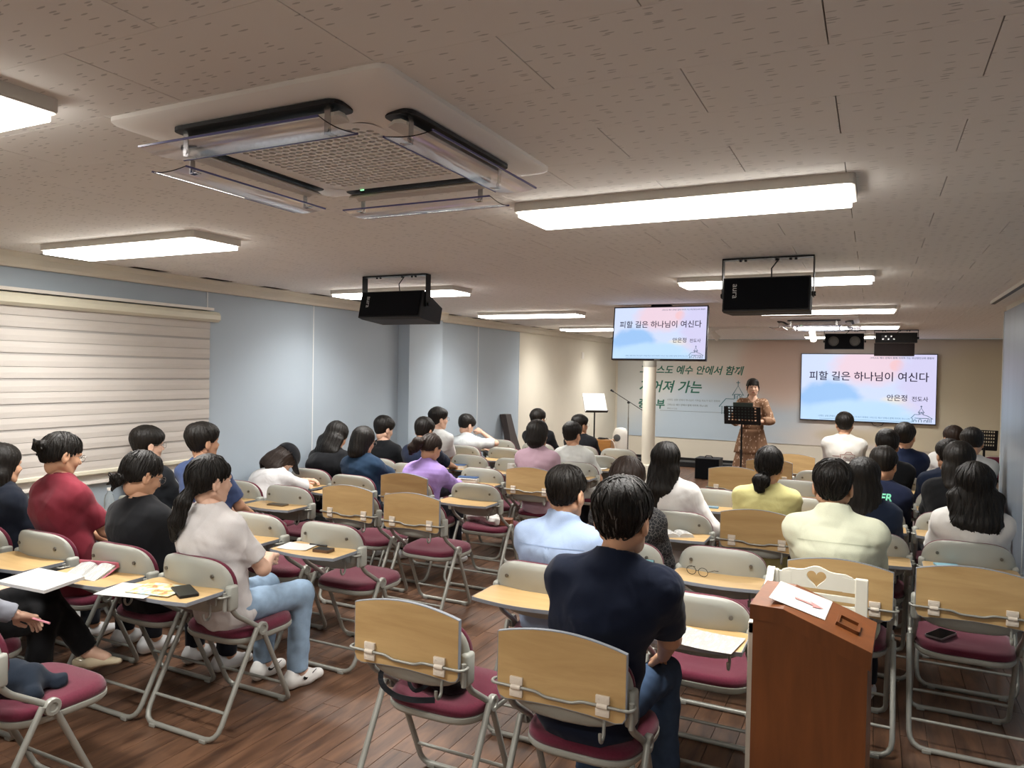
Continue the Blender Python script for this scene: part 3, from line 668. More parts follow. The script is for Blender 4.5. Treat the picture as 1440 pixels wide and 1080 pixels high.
# key, x, y, tablet raised/lowered, label
CH_LIST = [
('A', -2.94, 2.57, 'L', 'chair of the ponytailed person in white T-shirt and jeans'),
('B', -3.46, 2.55, 'L', 'chair of the person with low bun in black T-shirt'),
('C', -4.06, 2.53, 'L', 'chair of the person in dark red T-shirt'),
('C4', -4.6, 2.5, 'L', 'chair at the left edge beside the window, under the person in dark navy'),
('I', -2.89, 3.5, 'L', 'empty chair with paper, wallet and pen on its lowered tablet'),
('F', -3.48, 3.5, 'L', 'empty chair directly in front of the ponytailed person in white'),
('E', -4.08, 3.55, 'L', 'chair of the boy in blue T-shirt, left block'),
('E4', -4.6, 3.52, 'L', 'chair of the boy with glasses beside the blind'),
('M', -2.89, 4.42, 'R', 'empty chair with raised tablet at the aisle end of the left block, full seat visible'),
('J', -3.48, 4.46, 'R', 'empty chair with raised tablet left of the other empty raised-tablet chair'),
('G', -4.07, 4.42, 'L', 'empty chair with a brown phone on its lowered tablet'),
('G4', -4.6, 4.42, 'L', 'chair of the person in white slumped over with black cap'),
('N', -2.91, 5.32, 'L', 'empty aisle chair with white bundle and brown wallet on its seat'),
('L', -3.5, 5.22, 'R', 'chair of the person in lilac top, tablet raised'),
('K', -4.03, 5.15, 'L', 'chair of the girl in navy top leaning by the wall side'),
('H', -4.6, 5.27, 'L', 'chair of the long-haired person in black bending forward by the wall'),
('U', -2.78, 6.15, 'R', 'chair of the person in dusty pink top, tablet raised'),
('O', -3.32, 6.19, 'L', 'empty chair with a blue and white pencil case on its tablet'),
('W', -4.06, 6.1, 'L', 'chair of the boy in dark navy just behind the lilac top'),
('V', -4.58, 6.27, 'L', 'chair of the boy in black T-shirt near the wall'),
('Y', -2.72, 7.12, 'L', 'chair of the boy in white T-shirt left of the column'),
('T', -3.4, 7.05, 'L', 'empty chair with a white mug on its tablet'),
('P', -3.95, 7.07, 'L', 'empty chair with a blue book on its tablet'),
('P4', -4.5, 7.05, 'L', 'chair of the tall boy with glasses in white by the pillar'),
('Z', -2.73, 7.85, 'L', 'empty chair right of the white-shirted boy, papers on its tablet'),
('Z2', -3.35, 7.9, 'L', 'empty chair just beyond the person in dusty pink'),
('Q', -3.97, 7.97, 'L', 'empty chair in the middle of the far left rows'),
('R', -4.5, 7.9, 'L', 'chair of the boy in white shirt looking down near the wall'),
('AA', -2.78, 8.68, 'L', 'empty front-row chair beside the column'),
('AB', -3.3, 8.76, 'L', 'front-row chair of the person in black beside the music stand'),
('X', -3.88, 8.74, 'L', 'front-row chair of the person in black with glasses'),
('S', -4.5, 8.87, 'L', 'empty front-row chair near the leaning dark case'),
('AH', -1.55, 2.38, 'R', 'near empty chair with raised tablet and black bag on its seat'),
('AG', -.92, 2.36, 'R', 'nearest chair with raised tablet under the man in navy polo shirt'),
('AC', -1.43, 3.28, 'L', 'chair of the man in light blue shirt'),
('AI', -.66, 3.17, 'L', 'empty chair right of the man in navy, printed sheet on its tablet'),
('AD', -1.24, 3.97, 'L', 'chair of the person in black patterned blouse'),
('AF', -.71, 4.06, 'L', 'empty chair with eyeglasses lying on its tablet'),
('AJ', -.13, 3.92, 'R', 'chair with raised tablet under the man in cream shirt'),
('AK', .43, 4.08, 'R', 'empty chair by the right wall with raised tablet and phone on its seat'),
('AE', -1.17, 4.98, 'L', 'chair of the long-haired person in white, open booklet on tablet'),
('AM', -.66, 5.06, 'R', 'chair with raised tablet under the person in yellow T-shirt'),
('DL', -.02, 4.95, 'L', 'chair of the long-haired person in dark blue beside the man in cream'),
('AL', .5, 4.93, 'L', 'chair of the long-haired person in white by the right wall, papers on tablet'),
('AU', -1.14, 6.1, 'L', 'empty chair with a blue phone on its tablet'),
('AV', -.5, 6.06, 'L', 'empty chair right of the person in yellow'),
('AP', -.01, 5.95, 'L', 'chair of the boy in navy T-shirt with green lettering'),
('AO', .51, 5.92, 'L', 'chair of the long-haired person in black near the right wall, white roll on tablet'),
('AT', -1.18, 7.29, 'R', 'empty chair with large raised tablet in front of the person in yellow'),
('AR', -.6, 7.02, 'L', 'empty chair beyond the person in yellow, wide back visible'),
('BB', .04, 7.0, 'L', 'chair of the boy in black in the right block'),
('AQ', .56, 7.0, 'L', 'chair of the boy in navy near the right wall, sheet on tablet'),
('AT2', -.97, 8.2, 'R', 'empty chair with raised tablet nearest the speaking person'),
('AS', -.46, 7.85, 'L', 'empty chair with small cup on its tablet near the front right'),
('NB', .2, 7.95, 'L', 'chair of the boy in navy in front of the boy in black'),
('W1', .8, 7.92, 'L', 'chair of the nearer boy in white T-shirt at the far right'),
('W2', .74, 8.9, 'L', 'front-row chair of the farthest boy in white at the far right'),
('AT3', -.8, 8.89, 'R', 'far front-row empty chair with raised tablet right of the speaker'),
('WT', -.29, 8.9, 'L', 'front-row chair of the boy in white printed T-shirt'),
('PW', -3.75, 1.66, 'L', 'chair of the person with pink pen at the left edge'),
('BL', -3.0, 1.56, 'L', 'cut-off chair in the lower left corner with large maroon seat'),
]
for a in CH_LIST: chair(*a)
chair('FR', 1.35, 10.4, 'L', 'chair facing the audience behind the right music stand', PI)

# ------------------------------------------------------------------ smooth bodies: distance fields meshed with surface nets
class SDF:
    def __init__(s, lo, hi, vox):
        s.lo = np.array(lo, np.float32); s.vox = vox
        s.n = np.maximum(4, np.ceil((np.array(hi)-np.array(lo))/vox).astype(int)+1)
        s.F = np.full(s.n, .2, np.float32)
    def _sub(s, lo, hi):
        a = np.clip(np.floor((np.array(lo)-s.lo)/s.vox).astype(int), 0, s.n); b = np.clip(np.ceil((np.array(hi)-s.lo)/s.vox).astype(int)+1, 0, s.n)
        if np.any(b <= a): return None
        sl = tuple(slice(i, j) for i, j in zip(a, b))
        g = [(s.lo[k]+s.vox*np.arange(a[k], b[k], dtype=np.float32)).reshape([-1 if q == k else 1 for q in range(3)]) for k in range(3)]
        return sl, g
    def _merge(s, sl, d, k, op):
        F = s.F[sl]
        if op == 'sub':
            h = np.clip(.5-.5*(F+d)/k, 0, 1); s.F[sl] = F*(1-h)+(-d)*h+k*h*(1-h)
        else:
            h = np.clip(.5+.5*(F-d)/k, 0, 1); s.F[sl] = F*(1-h)+d*h-k*h*(1-h)
    def cap(s, a, b, ra, rb=None, k=.02, sc=(1, 1, 1), op='add', cuts=()):
        rb = ra if rb is None else rb; a = np.array(a, float); b = np.array(b, float); sc = np.array(sc, float)
        R = max(ra, rb)*sc+k+s.vox*2
        r = s._sub(np.minimum(a, b)-R, np.maximum(a, b)+R)
        if r is None: return s
        sl, g = r; A = a/sc; B = b/sc; ab = B-A; L2 = float(ab@ab)+1e-9
        q = [g[i]/sc[i]-A[i] for i in range(3)]
        t = np.clip((q[0]*ab[0]+q[1]*ab[1]+q[2]*ab[2])/L2, 0, 1)
        d = np.sqrt((q[0]-t*ab[0])**2+(q[1]-t*ab[1])**2+(q[2]-t*ab[2])**2)-(ra+(rb-ra)*t)
        d = d*float(sc.min())
        for c, n in cuts:
            d = np.maximum(d, (g[0]-c[0])*n[0]+(g[1]-c[1])*n[1]+(g[2]-c[2])*n[2])
        s._merge(sl, d.astype(np.float32), k, op); return s
    def ell(s, c, rad, k=.02, op='add', R=None):
        c = np.array(c, float); rad = np.array(rad, float); e = (rad if R is None else np.full(3, rad.max()))+k+s.vox*2
        r = s._sub(c-e, c+e)
        if r is None: return s
        sl, g = r; q = [g[i]-c[i] for i in range(3)]
        if R is not None: q = [R[0][i]*q[0]+R[1][i]*q[1]+R[2][i]*q[2] for i in range(3)]
        l = np.sqrt((q[0]/rad[0])**2+(q[1]/rad[1])**2+(q[2]/rad[2])**2)
        d = (l-1)*float(rad.min()); s._merge(sl, d.astype(np.float32), k, op); return s
    def cut(s, c, n, k=.004):
        g = [(s.lo[i]+s.vox*np.arange(s.n[i], dtype=np.float32)).reshape([-1 if q == i else 1 for q in range(3)]) for i in range(3)]
        d = (g[0]-c[0])*n[0]+(g[1]-c[1])*n[1]+(g[2]-c[2])*n[2]
        s.F = np.maximum(s.F, d.astype(np.float32)); return s
    def mesh(s):
        F = s.F.copy(); F[0] = F[-1] = .1; F[:, 0] = F[:, -1] = .1; F[:, :, 0] = F[:, :, -1] = .1
        I = F < 0; n = np.array(F.shape)
        cnt = np.zeros(n-1, np.int8)
        for dx in (0, 1):
            for dy in (0, 1):
                for dz in (0, 1): cnt += I[dx:n[0]-1+dx, dy:n[1]-1+dy, dz:n[2]-1+dz]
        act = np.argwhere((cnt > 0) & (cnt < 8))
        idx = np.full(n-1, -1, np.int32); idx[tuple(act.T)] = np.arange(len(act))
        acc = np.zeros((len(act), 3)); num = np.zeros(len(act))
        cor = [(0, 0, 0), (1, 0, 0), (0, 1, 0), (1, 1, 0), (0, 0, 1), (1, 0, 1), (0, 1, 1), (1, 1, 1)]
        val = [F[act[:, 0]+c[0], act[:, 1]+c[1], act[:, 2]+c[2]] for c in cor]
        for a, b in ((0, 1), (2, 3), (4, 5), (6, 7), (0, 2), (1, 3), (4, 6), (5, 7), (0, 4), (1, 5), (2, 6), (3, 7)):
            m = (val[a] < 0) != (val[b] < 0); t = val[a]/np.where(m, val[a]-val[b], 1)
            p = np.array(cor[a])[None]+t[:, None]*(np.array(cor[b])-np.array(cor[a]))[None]
            acc[m] += p[m]; num[m] += 1
        V = (act+acc/num[:, None])*s.vox+s.lo
        Q = []
        for ax in range(3):
            o1, o2 = (ax+1) % 3, (ax+2) % 3
            A = [slice(0, -1)]*3; B = [slice(0, -1)]*3; B[ax] = slice(1, None)
            A = I[tuple(slice(0, n[i]-1) if i == ax else slice(1, n[i]-1) for i in range(3))]
            B = I[tuple(slice(1, n[i]) if i == ax else slice(1, n[i]-1) for i in range(3))]
            for cond, flip in ((A & ~B, False), (~A & B, True)):
                e = np.argwhere(cond)
                if not len(e): continue
                e = e.copy(); e[:, o1] += 1; e[:, o2] += 1
                d1 = np.zeros(3, int); d1[o1] = 1; d2 = np.zeros(3, int); d2[o2] = 1
                q = np.stack([idx[tuple((e-d1-d2).T)], idx[tuple((e-d2).T)], idx[tuple(e.T)], idx[tuple((e-d1).T)]], 1)
                Q.append(q[:, ::-1] if flip else q)
        return V.astype(np.float64), np.concatenate(Q) if Q else np.zeros((0, 4), int)
def wob(V, amp, freq, seed=0, dirs=5, stretch=(1, 1, 1)):
    r = np.random.RandomState(seed); o = np.zeros(len(V)); P = V*np.array(stretch)
    for _ in range(dirs):
        d = r.normal(size=3); d /= np.linalg.norm(d); f = freq*(.6+r.rand()*1.2)
        o += np.sin(P@d*f+r.rand()*6.28+1.3*np.sin(P@r.normal(size=3)*freq*.4))
    return o*amp/math.sqrt(dirs)
def vnorm(V, Q):
    n = np.cross(V[Q[:, 2]]-V[Q[:, 0]], V[Q[:, 3]]-V[Q[:, 1]]); N = np.zeros_like(V)
    for k in range(4): np.add.at(N, Q[:, k], n)
    return N/(np.linalg.norm(N, axis=1, keepdims=True)+1e-12)
def vmesh(name, parts, mats):
    """parts: list of (V, Q, material index or array)"""
    Vs = []; Qs = []; ms = []; off = 0
    for V, Q, mi in parts:
        Vs.append(V); Qs.append(Q+off); off += len(V); ms.append(np.full(len(Q), mi, np.int32) if np.isscalar(mi) else mi)
    V = np.concatenate(Vs); Q = np.concatenate(Qs); mi = np.concatenate(ms)
    me = bpy.data.meshes.new(name); me.vertices.add(len(V)); me.vertices.foreach_set('co', V.astype(np.float32).ravel())
    me.loops.add(len(Q)*4); me.loops.foreach_set('vertex_index', Q.astype(np.int32).ravel())
    me.polygons.add(len(Q)); me.polygons.foreach_set('loop_start', np.arange(len(Q), dtype=np.int32)*4)
    for m in mats: me.materials.append(m)
    me.polygons.foreach_set('material_index', mi.astype(np.int32)); me.update(calc_edges=True); me.validate()
    me.polygons.foreach_set('use_smooth', [True]*len(me.polygons)); me.update()
    return me
def npm(Mx): return np.array(Mx)
def xfm(V, Mx): A = npm(Mx); return V@A[:3, :3].T+A[:3, 3]

# ---- head template, origin between the ears at eye level, +Y forward
def head_template(vox):
    s = SDF((-.11, -.13, -.16), (.11, .14, .15), vox)
    s.ell((0, -.012, .036), (.077, .096, .084), .01)
    s.ell((0, .032, -.022), (.066, .062, .082), .03)
    s.ell((0, .046, -.086), (.04, .038, .034), .03)
    for q in (-1, 1):
        s.ell((q*.036, .062, -.03), (.026, .026, .026), .02)
        s.cap((q*.055, -.005, -.055), (q*.032, .05, -.09), .022, .02, .025)
    s.cap((0, .088, .008), (0, .111, -.027), .008, .012, .009)
    for q in (-1, 1): s.ell((q*.012, .096, -.031), (.009, .011, .008), .008)
    for q in (-1, 1): s.ell((q*.031, .098, .004), (.017, .016, .011), .012, 'sub')
    s.cap((-.035, .084, .022), (.035, .084, .022), .011, .011, .012)
    s.cap((-.016, .086, -.06), (.016, .086, -.06), .008, .008, .01); s.cap((-.015, .083, -.07), (.015, .083, -.07), .008, .008, .01)
    s.ell((0, -.028, -.062), (.045, .046, .06), .03)
    for q in (-1, 1):
        s.ell((q*.083, -.014, -.012), (.011, .022, .035), .008); s.ell((q*.095, -.010, -.008), (.010, .010, .018), .006, 'sub')
    V, Q = s.mesh(); c = V[Q].mean(1); mi = np.zeros(len(Q), np.int32)
    mi[(np.abs(c[:, 0])*.55+np.abs(c[:, 2]+.0645) < .0125) & (c[:, 1] > .078)] = 1
    parts = [(V, Q, mi)]
    for q in (-1, 1):
        e = SDF((-.02, -.02, -.02), (.02, .02, .02), vox*.8); e.ell((0, 0, 0), (.0115, .0115, .0075), .001); v, f = e.mesh()
        cc = v[f].mean(1); parts.append((v+np.array((q*.031, .081, .004)), f, np.where((np.abs(cc[:, 0]) < .0065) & (cc[:, 1] > 0), 3, 2)))
        b = SDF((-.03, -.02, -.02), (.03, .02, .02), vox*.8); b.cap((-.014, .001, 0), (.014, -.003, 0), .0028, .0022, .002); v, f = b.mesh(); parts.append((v+np.array((q*.032, .089, .027)), f, 3))
    return parts
HEAD_HI = head_template(.0048); HEAD_LO = head_template(.0078)
# ---- hand template (right hand): wrist at origin, fingers +Y, palm -Z, thumb towards -X
def hand_template(curl, vox=.0042, spread=1.):
    s = SDF((-.09, -.03, -.11), (.07, .22, .05), vox)
    xs = (-.03, -.010, .010, .029); ln = (.072, .08, .074, .058); r0 = (.0092, .0096, .0092, .0082)
    s.cap((0, -.01, 0), (0, .03, 0), .021, .024, .015, (1.25, 1, .8))
    for x, L, r in zip(xs, ln, r0):
        kn = np.array((x*1.02, .088-.004*abs(x)*10, .0)); s.cap((x*.55, .02, 0), kn, .014, .0125, .012)
        p = kn; an = 0; dx = x*.35*spread
        for f, g in ((.42, .9), (.32, 1.1), (.26, .8)):
            an += curl*g; d = np.array((dx, math.cos(an), -math.sin(an))); d /= np.linalg.norm(d); e = p+d*L*f*1.05
            s.cap(p, e, r, r*.92, .003); p = e; r *= .93
    b = np.array((-.02, .02, -.006)); m = np.array((-.048, .052, -.014-.01*curl)); e = m+np.array((-.012+.02*curl, .03, -.012*curl)); t = e+np.array((.002+.016*curl, .026, -.012*curl))
    s.cap(b, m, .0145, .0125, .012); s.cap(m, e, .0115, .0105, .004); s.cap(e, t, .0105, .0085, .004)
    return s.mesh()
HANDS = {'relax': hand_template(.38), 'grip': hand_template(1.05, .0042, .5), 'flat': hand_template(.1)}
# ---- shoes
def shoe_template(kind):
    s = SDF((-.07, -.1, -.01), (.07, .22, .15), .0065)
    if kind == 'flat':
        s.cap((0, -.045, .035), (0, .04, .022), .034, .032, .02, (1, 1, .8)); s.cap((0, .04, .032), (0, .17, .016), .042, .02, .03, (1, 1, .8))
        s.ell((0, -.01, .06), (.026, .055, .03), .008, 'sub')
    else:
        s.cap((0, -.045, .045), (0, .06, .04), .044, .043, .03, (.9, 1, 1)); s.cap((0, .06, .033), (0, .15, .026), .045, .034, .03, (1, 1, .85))
        s.cap((0, -.04, .06), (0, -.035, .08), .04, .036, .02)
    s.cut((0, 0, .001), (0, 0, -1)); V, Q = s.mesh(); c = V[Q].mean(1)
    return V, Q, np.where(c[:, 2] < (.012 if kind == 'flat' else .026), 1, 0).astype(np.int32)
SHOES = {k: shoe_template(k) for k in ('sneaker', 'flat')}

# ---- materials for people
def skin(name, c, rough=.5): return mat(name, c, rough, var=.04, vscale=14, spec=.35)
m_skin = skin('skin', '#c89b7d'); m_skin2 = skin('skin_light', '#d9b199'); m_lip = mat('lips', '#b87468', .5); m_eyew = mat('eye_white', '#e8e4df', .25); m_eyeb = mat('eye_dark', '#1c1310', .3)
def hair_mat(name, c, rough=.5):
    if name in MATS: return MATS[name]
    q = NT(name); mp = q.coords((1, 1, .16)); nz = q.n('ShaderNodeTexNoise', i_Scale=260.0, i_Detail=3.0); q.l(mp, 0, nz, 'Vector')
    c = lin(c); rp = q.ramp([(.3, tuple(x*.6 for x in c)), (.75, tuple(x*1.4 for x in c))]); q.l(nz, 'Fac', rp, 'Fac'); q.l(rp, 'Color', q.b, 'Base Color')
    q.b.inputs['Roughness'].default_value = rough; q.b.inputs['Specular IOR Level'].default_value = .3; q.bump(nz, 'Fac', .8, .003)
    MATS[name] = q.m; return q.m
m_hair = hair_mat('hair_black', '#17130f'); m_hair_br = hair_mat('hair_brown_black', '#2a1e17')
def cloth(c, name=None):
    name = name or 'cloth_'+c[1:]
    if name in MATS: return MATS[name]
    q = NT(name); c = lin(c); mp = q.coords((1, 1, .7)); n1 = q.n('ShaderNodeTexNoise', i_Scale=6.5, i_Detail=1.5, i_Distortion=1.2); q.l(mp, 0, n1, 'Vector')
    n2 = q.n('ShaderNodeTexNoise', i_Scale=420.0, i_Detail=2.0); q.l(mp, 0, n2, 'Vector')
    rp = q.ramp([(.3, tuple(x*.95 for x in c)), (.7, tuple(min(1, x*1.05) for x in c))]); q.l(n2, 'Fac', rp, 'Fac'); q.l(rp, 'Color', q.b, 'Base Color')
    b1 = q.bump(n1, 'Fac', .5, .03); b2 = q.n('ShaderNodeBump'); b2.inputs['Strength'].default_value = .12; b2.inputs['Distance'].default_value = .003
    q.l(n2, 'Fac', b2, 'Height'); q.l(b1, 'Normal', b2, 'Normal'); q.l(b2, 'Normal', q.b, 'Normal')
    q.b.inputs['Roughness'].default_value = .9; q.b.inputs['Specular IOR Level'].default_value = .15; q.b.inputs['Sheen Weight'].default_value = .08
    MATS[name] = q.m; return q.m
m_denim = mat('denim_light', '#8fa6bd', .9, var=.12, vscale=22, bump=.2, bscale=600, spec=.15); m_denim2 = mat('denim_blue', '#3e5069', .9, var=.14, vscale=20, bump=.2, bscale=600, spec=.15)
m_specs = mat('glasses_metal', '#8b8781', .3, .8)

def norm(v): v = np.array(v, float); return v/(np.linalg.norm(v)+1e-9)
def ik(S, W, L1, L2, pole):
    S, W = np.array(S, float), np.array(W, float); d = W-S; L = np.linalg.norm(d)
    if L > (L1+L2)*.985: W = S+d/L*(L1+L2)*.985; d = W-S; L = np.linalg.norm(d)
    a = (L1*L1-L2*L2+L*L)/(2*L); h = math.sqrt(max(0, L1*L1-a*a)); u = d/L; p = np.array(pole, float); p -= u*(p@u); p = norm(p)
    return S+u*a+p*h, W
def frame(y, up):
    y = norm(y); x = norm(np.cross(y, up)); z = np.cross(x, y)
    Mx = Matrix.Identity(4)
    for i in range(3): Mx[i][0] = x[i]; Mx[i][1] = y[i]; Mx[i][2] = z[i]
    return Mx

def hair_sdf(style, HM, vox, seed, extra):
    """hair built in person space; HM head matrix"""
    Hm = npm(HM); R = Hm[:3, :3]; T = Hm[:3, 3]; sc = np.linalg.norm(R[:, 0]); Rn = R/sc
    P = lambda x, y, z: T+R@np.array((x, y, z))
    lo = T-np.array((.24, .3, .5)); hi = T+np.array((.24, .25, .2))
    s = SDF(lo, hi, vox)
    E = lambda c, r, k=.02, op='add': s.ell(P(*c), np.array(r)*sc, k, op, Rn.T.T)
    if style in ('short', 'crop', 'bowl', 'grey'):
        g = {'short': .017, 'crop': .010, 'bowl': .019, 'grey': .016}[style]
        E((0, -.014, .052), (.078+g, .098+g, .077+g)); E((0, -.042, .004), (.064+g*.3, .056+g*.25, .072 if style != 'bowl' else .082), .03)
        if style in ('short', 'bowl'): E((0, .055, .07), (.062, .045, .035), .03)
        n = norm(R@np.array((0, .55, -.83)))
        s.cut(P(0, .09, .034 if style != 'crop' else .055), n)
        s.cut(P(0, -.1, -.082 if style == 'bowl' else -.068), norm(R@np.array((0, -.1, -1))))
        for q in (-1, 1): E((q*.102, .004, -.036), (.038, .044, .048), .012, 'sub')
    elif style in ('bob', 'long', 'longwide'):
        g = .016; E((0, -.014, .042), (.077+g, .098+g, .084+g))
        dn = extra.get('dn', -.09) if style == 'bob' else -.14
        s.cap(P(0, -.03, .03), P(0, -.045, dn), .093*sc, .088*sc if style == 'bob' else .085*sc, .03, (1.02, 1, 1))
        if style == 'bob': s.cap(P(0, -.05, -.02), P(0, -.065, dn-.02), .075*sc, .06*sc, .03, (1.2, 1, 1))
        else:
            wdt = 1.75 if style == 'long' else 2.3; L = extra.get('len', .3); bk = extra.get('back', .05)
            base = P(0, -.055, -.06); e1 = base+np.array((extra.get('side', 0)*.5, -bk*.6, -L*.55)); e2 = base+np.array((extra.get('side', 0), -bk, -L))
            s.cap(base, e1, .062, .055, .03, (wdt, 1, 1)); s.cap(e1, e2, .055, .026, .02, (wdt, 1, 1))
        # face opening
        E((0, .085, -.045), (.062, .075, .1), .015, 'sub'); E((0, .06, -.11), (.06, .075, .07), .015, 'sub')
        s.cap(P(0, -.02, -.09), P(0, -.03, -.22), .045, .05, .01, op='sub')
    elif style in ('tail', 'bun', 'lowtail', 'cap'):
        g = .009; E((0, -.014, .042), (.077+g, .098+g, .084+g)); E((0, -.04, .0), (.072+g, .066+g, .08), .03)
        n = norm(R@np.array((0, .5, -.86))); s.cut(P(0, .09, .042), n)
        for q in (-1, 1): E((q*.092, .01, -.03), (.025, .03, .038), .008, 'sub')
        an = extra.get('anchor', (0, -.105, -.02)); a = P(*an)
        if style == 'bun':
            br = extra.get('r', .036); b_ = P(an[0], an[1]-br*.55, an[2]-.005); s.ell(b_, (br*1.25, br*.95, br), .012); s.ell(b_+np.array((.012, -.012, .012)), (br*.8, br*.8, br*.7), .008)
            for k in range(5):
                an2 = seed+k*1.3; d = np.array((math.cos(an2), -.5, math.sin(an2))); s.cap(b_, b_+d*br*1.7, .012, .003, .01)
        else:
            pts = [a]+[a+np.array(d) for d in extra['tail']]; rr = extra.get('r', (.022, .036, .032, .014))
            for i in range(len(pts)-1): s.cap(pts[i], pts[i+1], rr[i], rr[i+1], .014, extra.get('sq', (1.25, .9, 1)))
    V, Q = s.mesh()
    # strand-like relief running down from the crown
    L = (V-T)@Rn; az = np.arctan2(L[:, 0], -L[:, 1]-.02); el = L[:, 2]
    N = vnorm(V, Q); r = np.random.RandomState(seed); st = np.zeros(len(V))
    for f, am in ((23, .0016), (41, .0011), (67, .0008)): st += am*np.sin(az*f+r.rand()*6+2.2*np.sin(el*18+r.rand()*6)+az*3*np.sin(el*7))
    V = V+N*(st+wob(V, .0016, 45, seed))[:, None]
    return V, Q, T, Rn, sc
from mathutils.kdtree import KDTree
def hair_strands(V, Q, T, Rn, n, seed):
    """fine locks that follow the hair surface downwards"""
    r = np.random.RandomState(seed); N = vnorm(V, Q); mb = MB(); ids = r.choice(len(V), min(n, len(V)), replace=False)
    kd = KDTree(len(V))
    for i, v in enumerate(V): kd.insert(v, i)
    kd.balance(); up = Rn[:, 2]
    for i in ids:
        p = V[i]; nn = N[i]; pts = []; st = .011+.006*r.rand(); jit = r.normal(size=3)*.2
        for k in range(6):
            pts.append(p+nn*(.0012 if k < 5 else 0))
            t = -up+nn*(up@nn)+jit
            t = norm(t-nn*(t@nn)); q = p+t*st; co, j, d = kd.find(q)
            if d > .010: break
            p = V[j]*.5+q*.5; nn = N[j]
        if len(pts) < 4: continue
        m = len(pts); mb.tube(pts, [.0016+.0016*math.sin(PI*(k+.3)/m) for k in range(m)], 4, False)
    return np.array(mb.v), np.array(mb.f)

def person(key, ch, head, fo, style='short', hx={}, shirt='#888888', sleeve='tee', collar=None, pants='#20222a', yaw=0, pitch=0, roll=0, sexw=.165, hs=1., arms='lap', rz=0,
           hairm=None, skinm=None, glasses=False, label='', vox=.014, lod=0, pants_m=None, shirt_m=None, head_xyz=None, legs='sit', shoe='#d8d8d8', shoek='sneaker', lean=0, strands=0, bulk=1., top_off=.118, hz=None, dx=0, seedx=0, feet=True, pelvis=.545, py=.165):
    cx, cy, crz, cobj = CHAIRS[ch]
    seed = sum(ord(q) for q in key)+seedx
    base = Vector((cx+dx, cy+py, 0)); W = Matrix.Translation(base) @ Matrix.Rotation(rz, 4, 'Z'); Wi = W.inverted()
    if head_xyz is None:
        p = at_y(head[0], head[1], cy+fo); H = Wi @ Vector((p.x, p.y, p.z-top_off*hs))
    else: H = Vector(head_xyz)
    H = np.array(H); P = np.array((0, 0, pelvis)); up = np.array((0, 0, 1.)); td = norm(H-P)
    nd = norm(td*.55+up*.45+np.array((0, .12, 0))) if pitch > -40 else norm(td)
    N = H-nd*.138*hs
    A = P+(N-P)*.32+np.array((0, -.02, .0)); C = P+(N-P)*.68+np.array((0, -.03-lean*.04, 0)); sp = norm(N-C)
    w = sexw; lat = np.array((1., 0, 0)); w *= .92; S = {q: N-sp*.075+lat*q*w+np.array((0, .0, -.008)) for q in (-1, 1)}
    b = bulk
    # arms
    arm = {}
    for q in (-1, 1):
        mode = arms[0 if q < 0 else 1] if isinstance(arms, (tuple, list)) else arms
        if mode == 'lap': Wt = (q*.075, .30, .655); pole = (q*.6, -.5, -.8); pal = (0, 0, 1)
        elif mode == 'desk': Wt = (q*.10, .47, .748); pole = (q*.8, -.2, -.8); pal = (0, 0, 1)
        elif mode == 'clasp': Wt = (q*.045, .27, .74); pole = (q*.8, -.4, -.6); pal = (0, .3, 1)
        elif mode == 'side': Wt = (q*.23, .16, .60); pole = (q*.5, -1, -.2); pal = (q, 0, .4)
        elif mode == 'fold': Wt = (-q*.06, .52, .755); pole = (q, .2, -.4); pal = (0, 0, 1)
        elif mode == 'chin': Wt = (q*.06, .34, .93); pole = (q*.4, .6, -.9); pal = (0, -.6, .6)
        else: Wt, pole, pal = mode
        E, Wr = ik(S[q], Wt, .275, .24, pole); arm[q] = (E, Wr, pal)
    # legs
    leg = {}
    for q in (-1, 1):
        hip = P+np.array((q*.085, .02, -.005))
        if legs == 'sit': kn = np.array((q*.125, .42, .515)); an = np.array((q*.125, .40, .085)); toe = (q*.1, 1, 0)
        elif legs == 'apart': kn = np.array((q*.17, .41, .52)); an = np.array((q*.16, .36, .085)); toe = (q*.2, 1, 0)
        else: kn, an, toe = legs[0 if q < 0 else 1]; kn = np.array(kn); an = np.array(an)
        leg[q] = (hip, kn, an, toe)
    allp = [P, N, H]+[x for q in arm for x in arm[q][:2]]+[x for q in leg for x in leg[q][:3]]+list(S.values())
    lo = np.min(allp, 0)-.2; hi = np.max(allp, 0)+.2; lo[2] = max(lo[2], -.02)
    # ---------------- body (skin)
    s = SDF(lo, hi, vox)
    s.cap(P, A, .092*b, .082*b, .05, (1.45, 1, 1)); s.cap(A, C, .082*b, .092*b, .05, (1.45, 1, 1)); s.cap(C, N-sp*.04, .088*b, .055, .05, (1.45, 1, 1))
    s.cap(S[-1], S[1], .046, .046, .05)
    for q in (-1, 1): s.cap(N-sp*.01, S[q], .045, .04, .05)
    s.cap(N-sp*.03, H-nd*.055+np.array((0, -.012, 0)), (.052 if sexw > .155 else .046)*hs, (.049 if sexw > .155 else .042)*hs, .03)
    for q in (-1, 1):
        E, Wr, pal = arm[q]; s.cap(S[q], E, .046*b, .036*b, .03); s.cap(E, Wr, .037*b, .0245, .02, op='add')
        hip, kn, an, toe = leg[q]; s.cap(hip, kn, .076, .05, .04); s.cap(kn, an, .05, .033, .02); s.cap(an, an+norm(toe)*.1-np.array((0, 0, .045)), .034, .028, .02)
    V, Q = s.mesh(); parts = [(V, Q, 0)]
    HM = Matrix.Translation(H) @ Matrix.Rotation(math.radians(yaw), 4, 'Z') @ Matrix.Rotation(math.radians(roll), 4, 'Y') @ Matrix.Rotation(math.radians(pitch), 4, 'X') @ Matrix.Scale(hs, 4)
    for v, f, mi in (HEAD_HI if lod == 0 else HEAD_LO): parts.append((xfm(v, HM), f, mi))
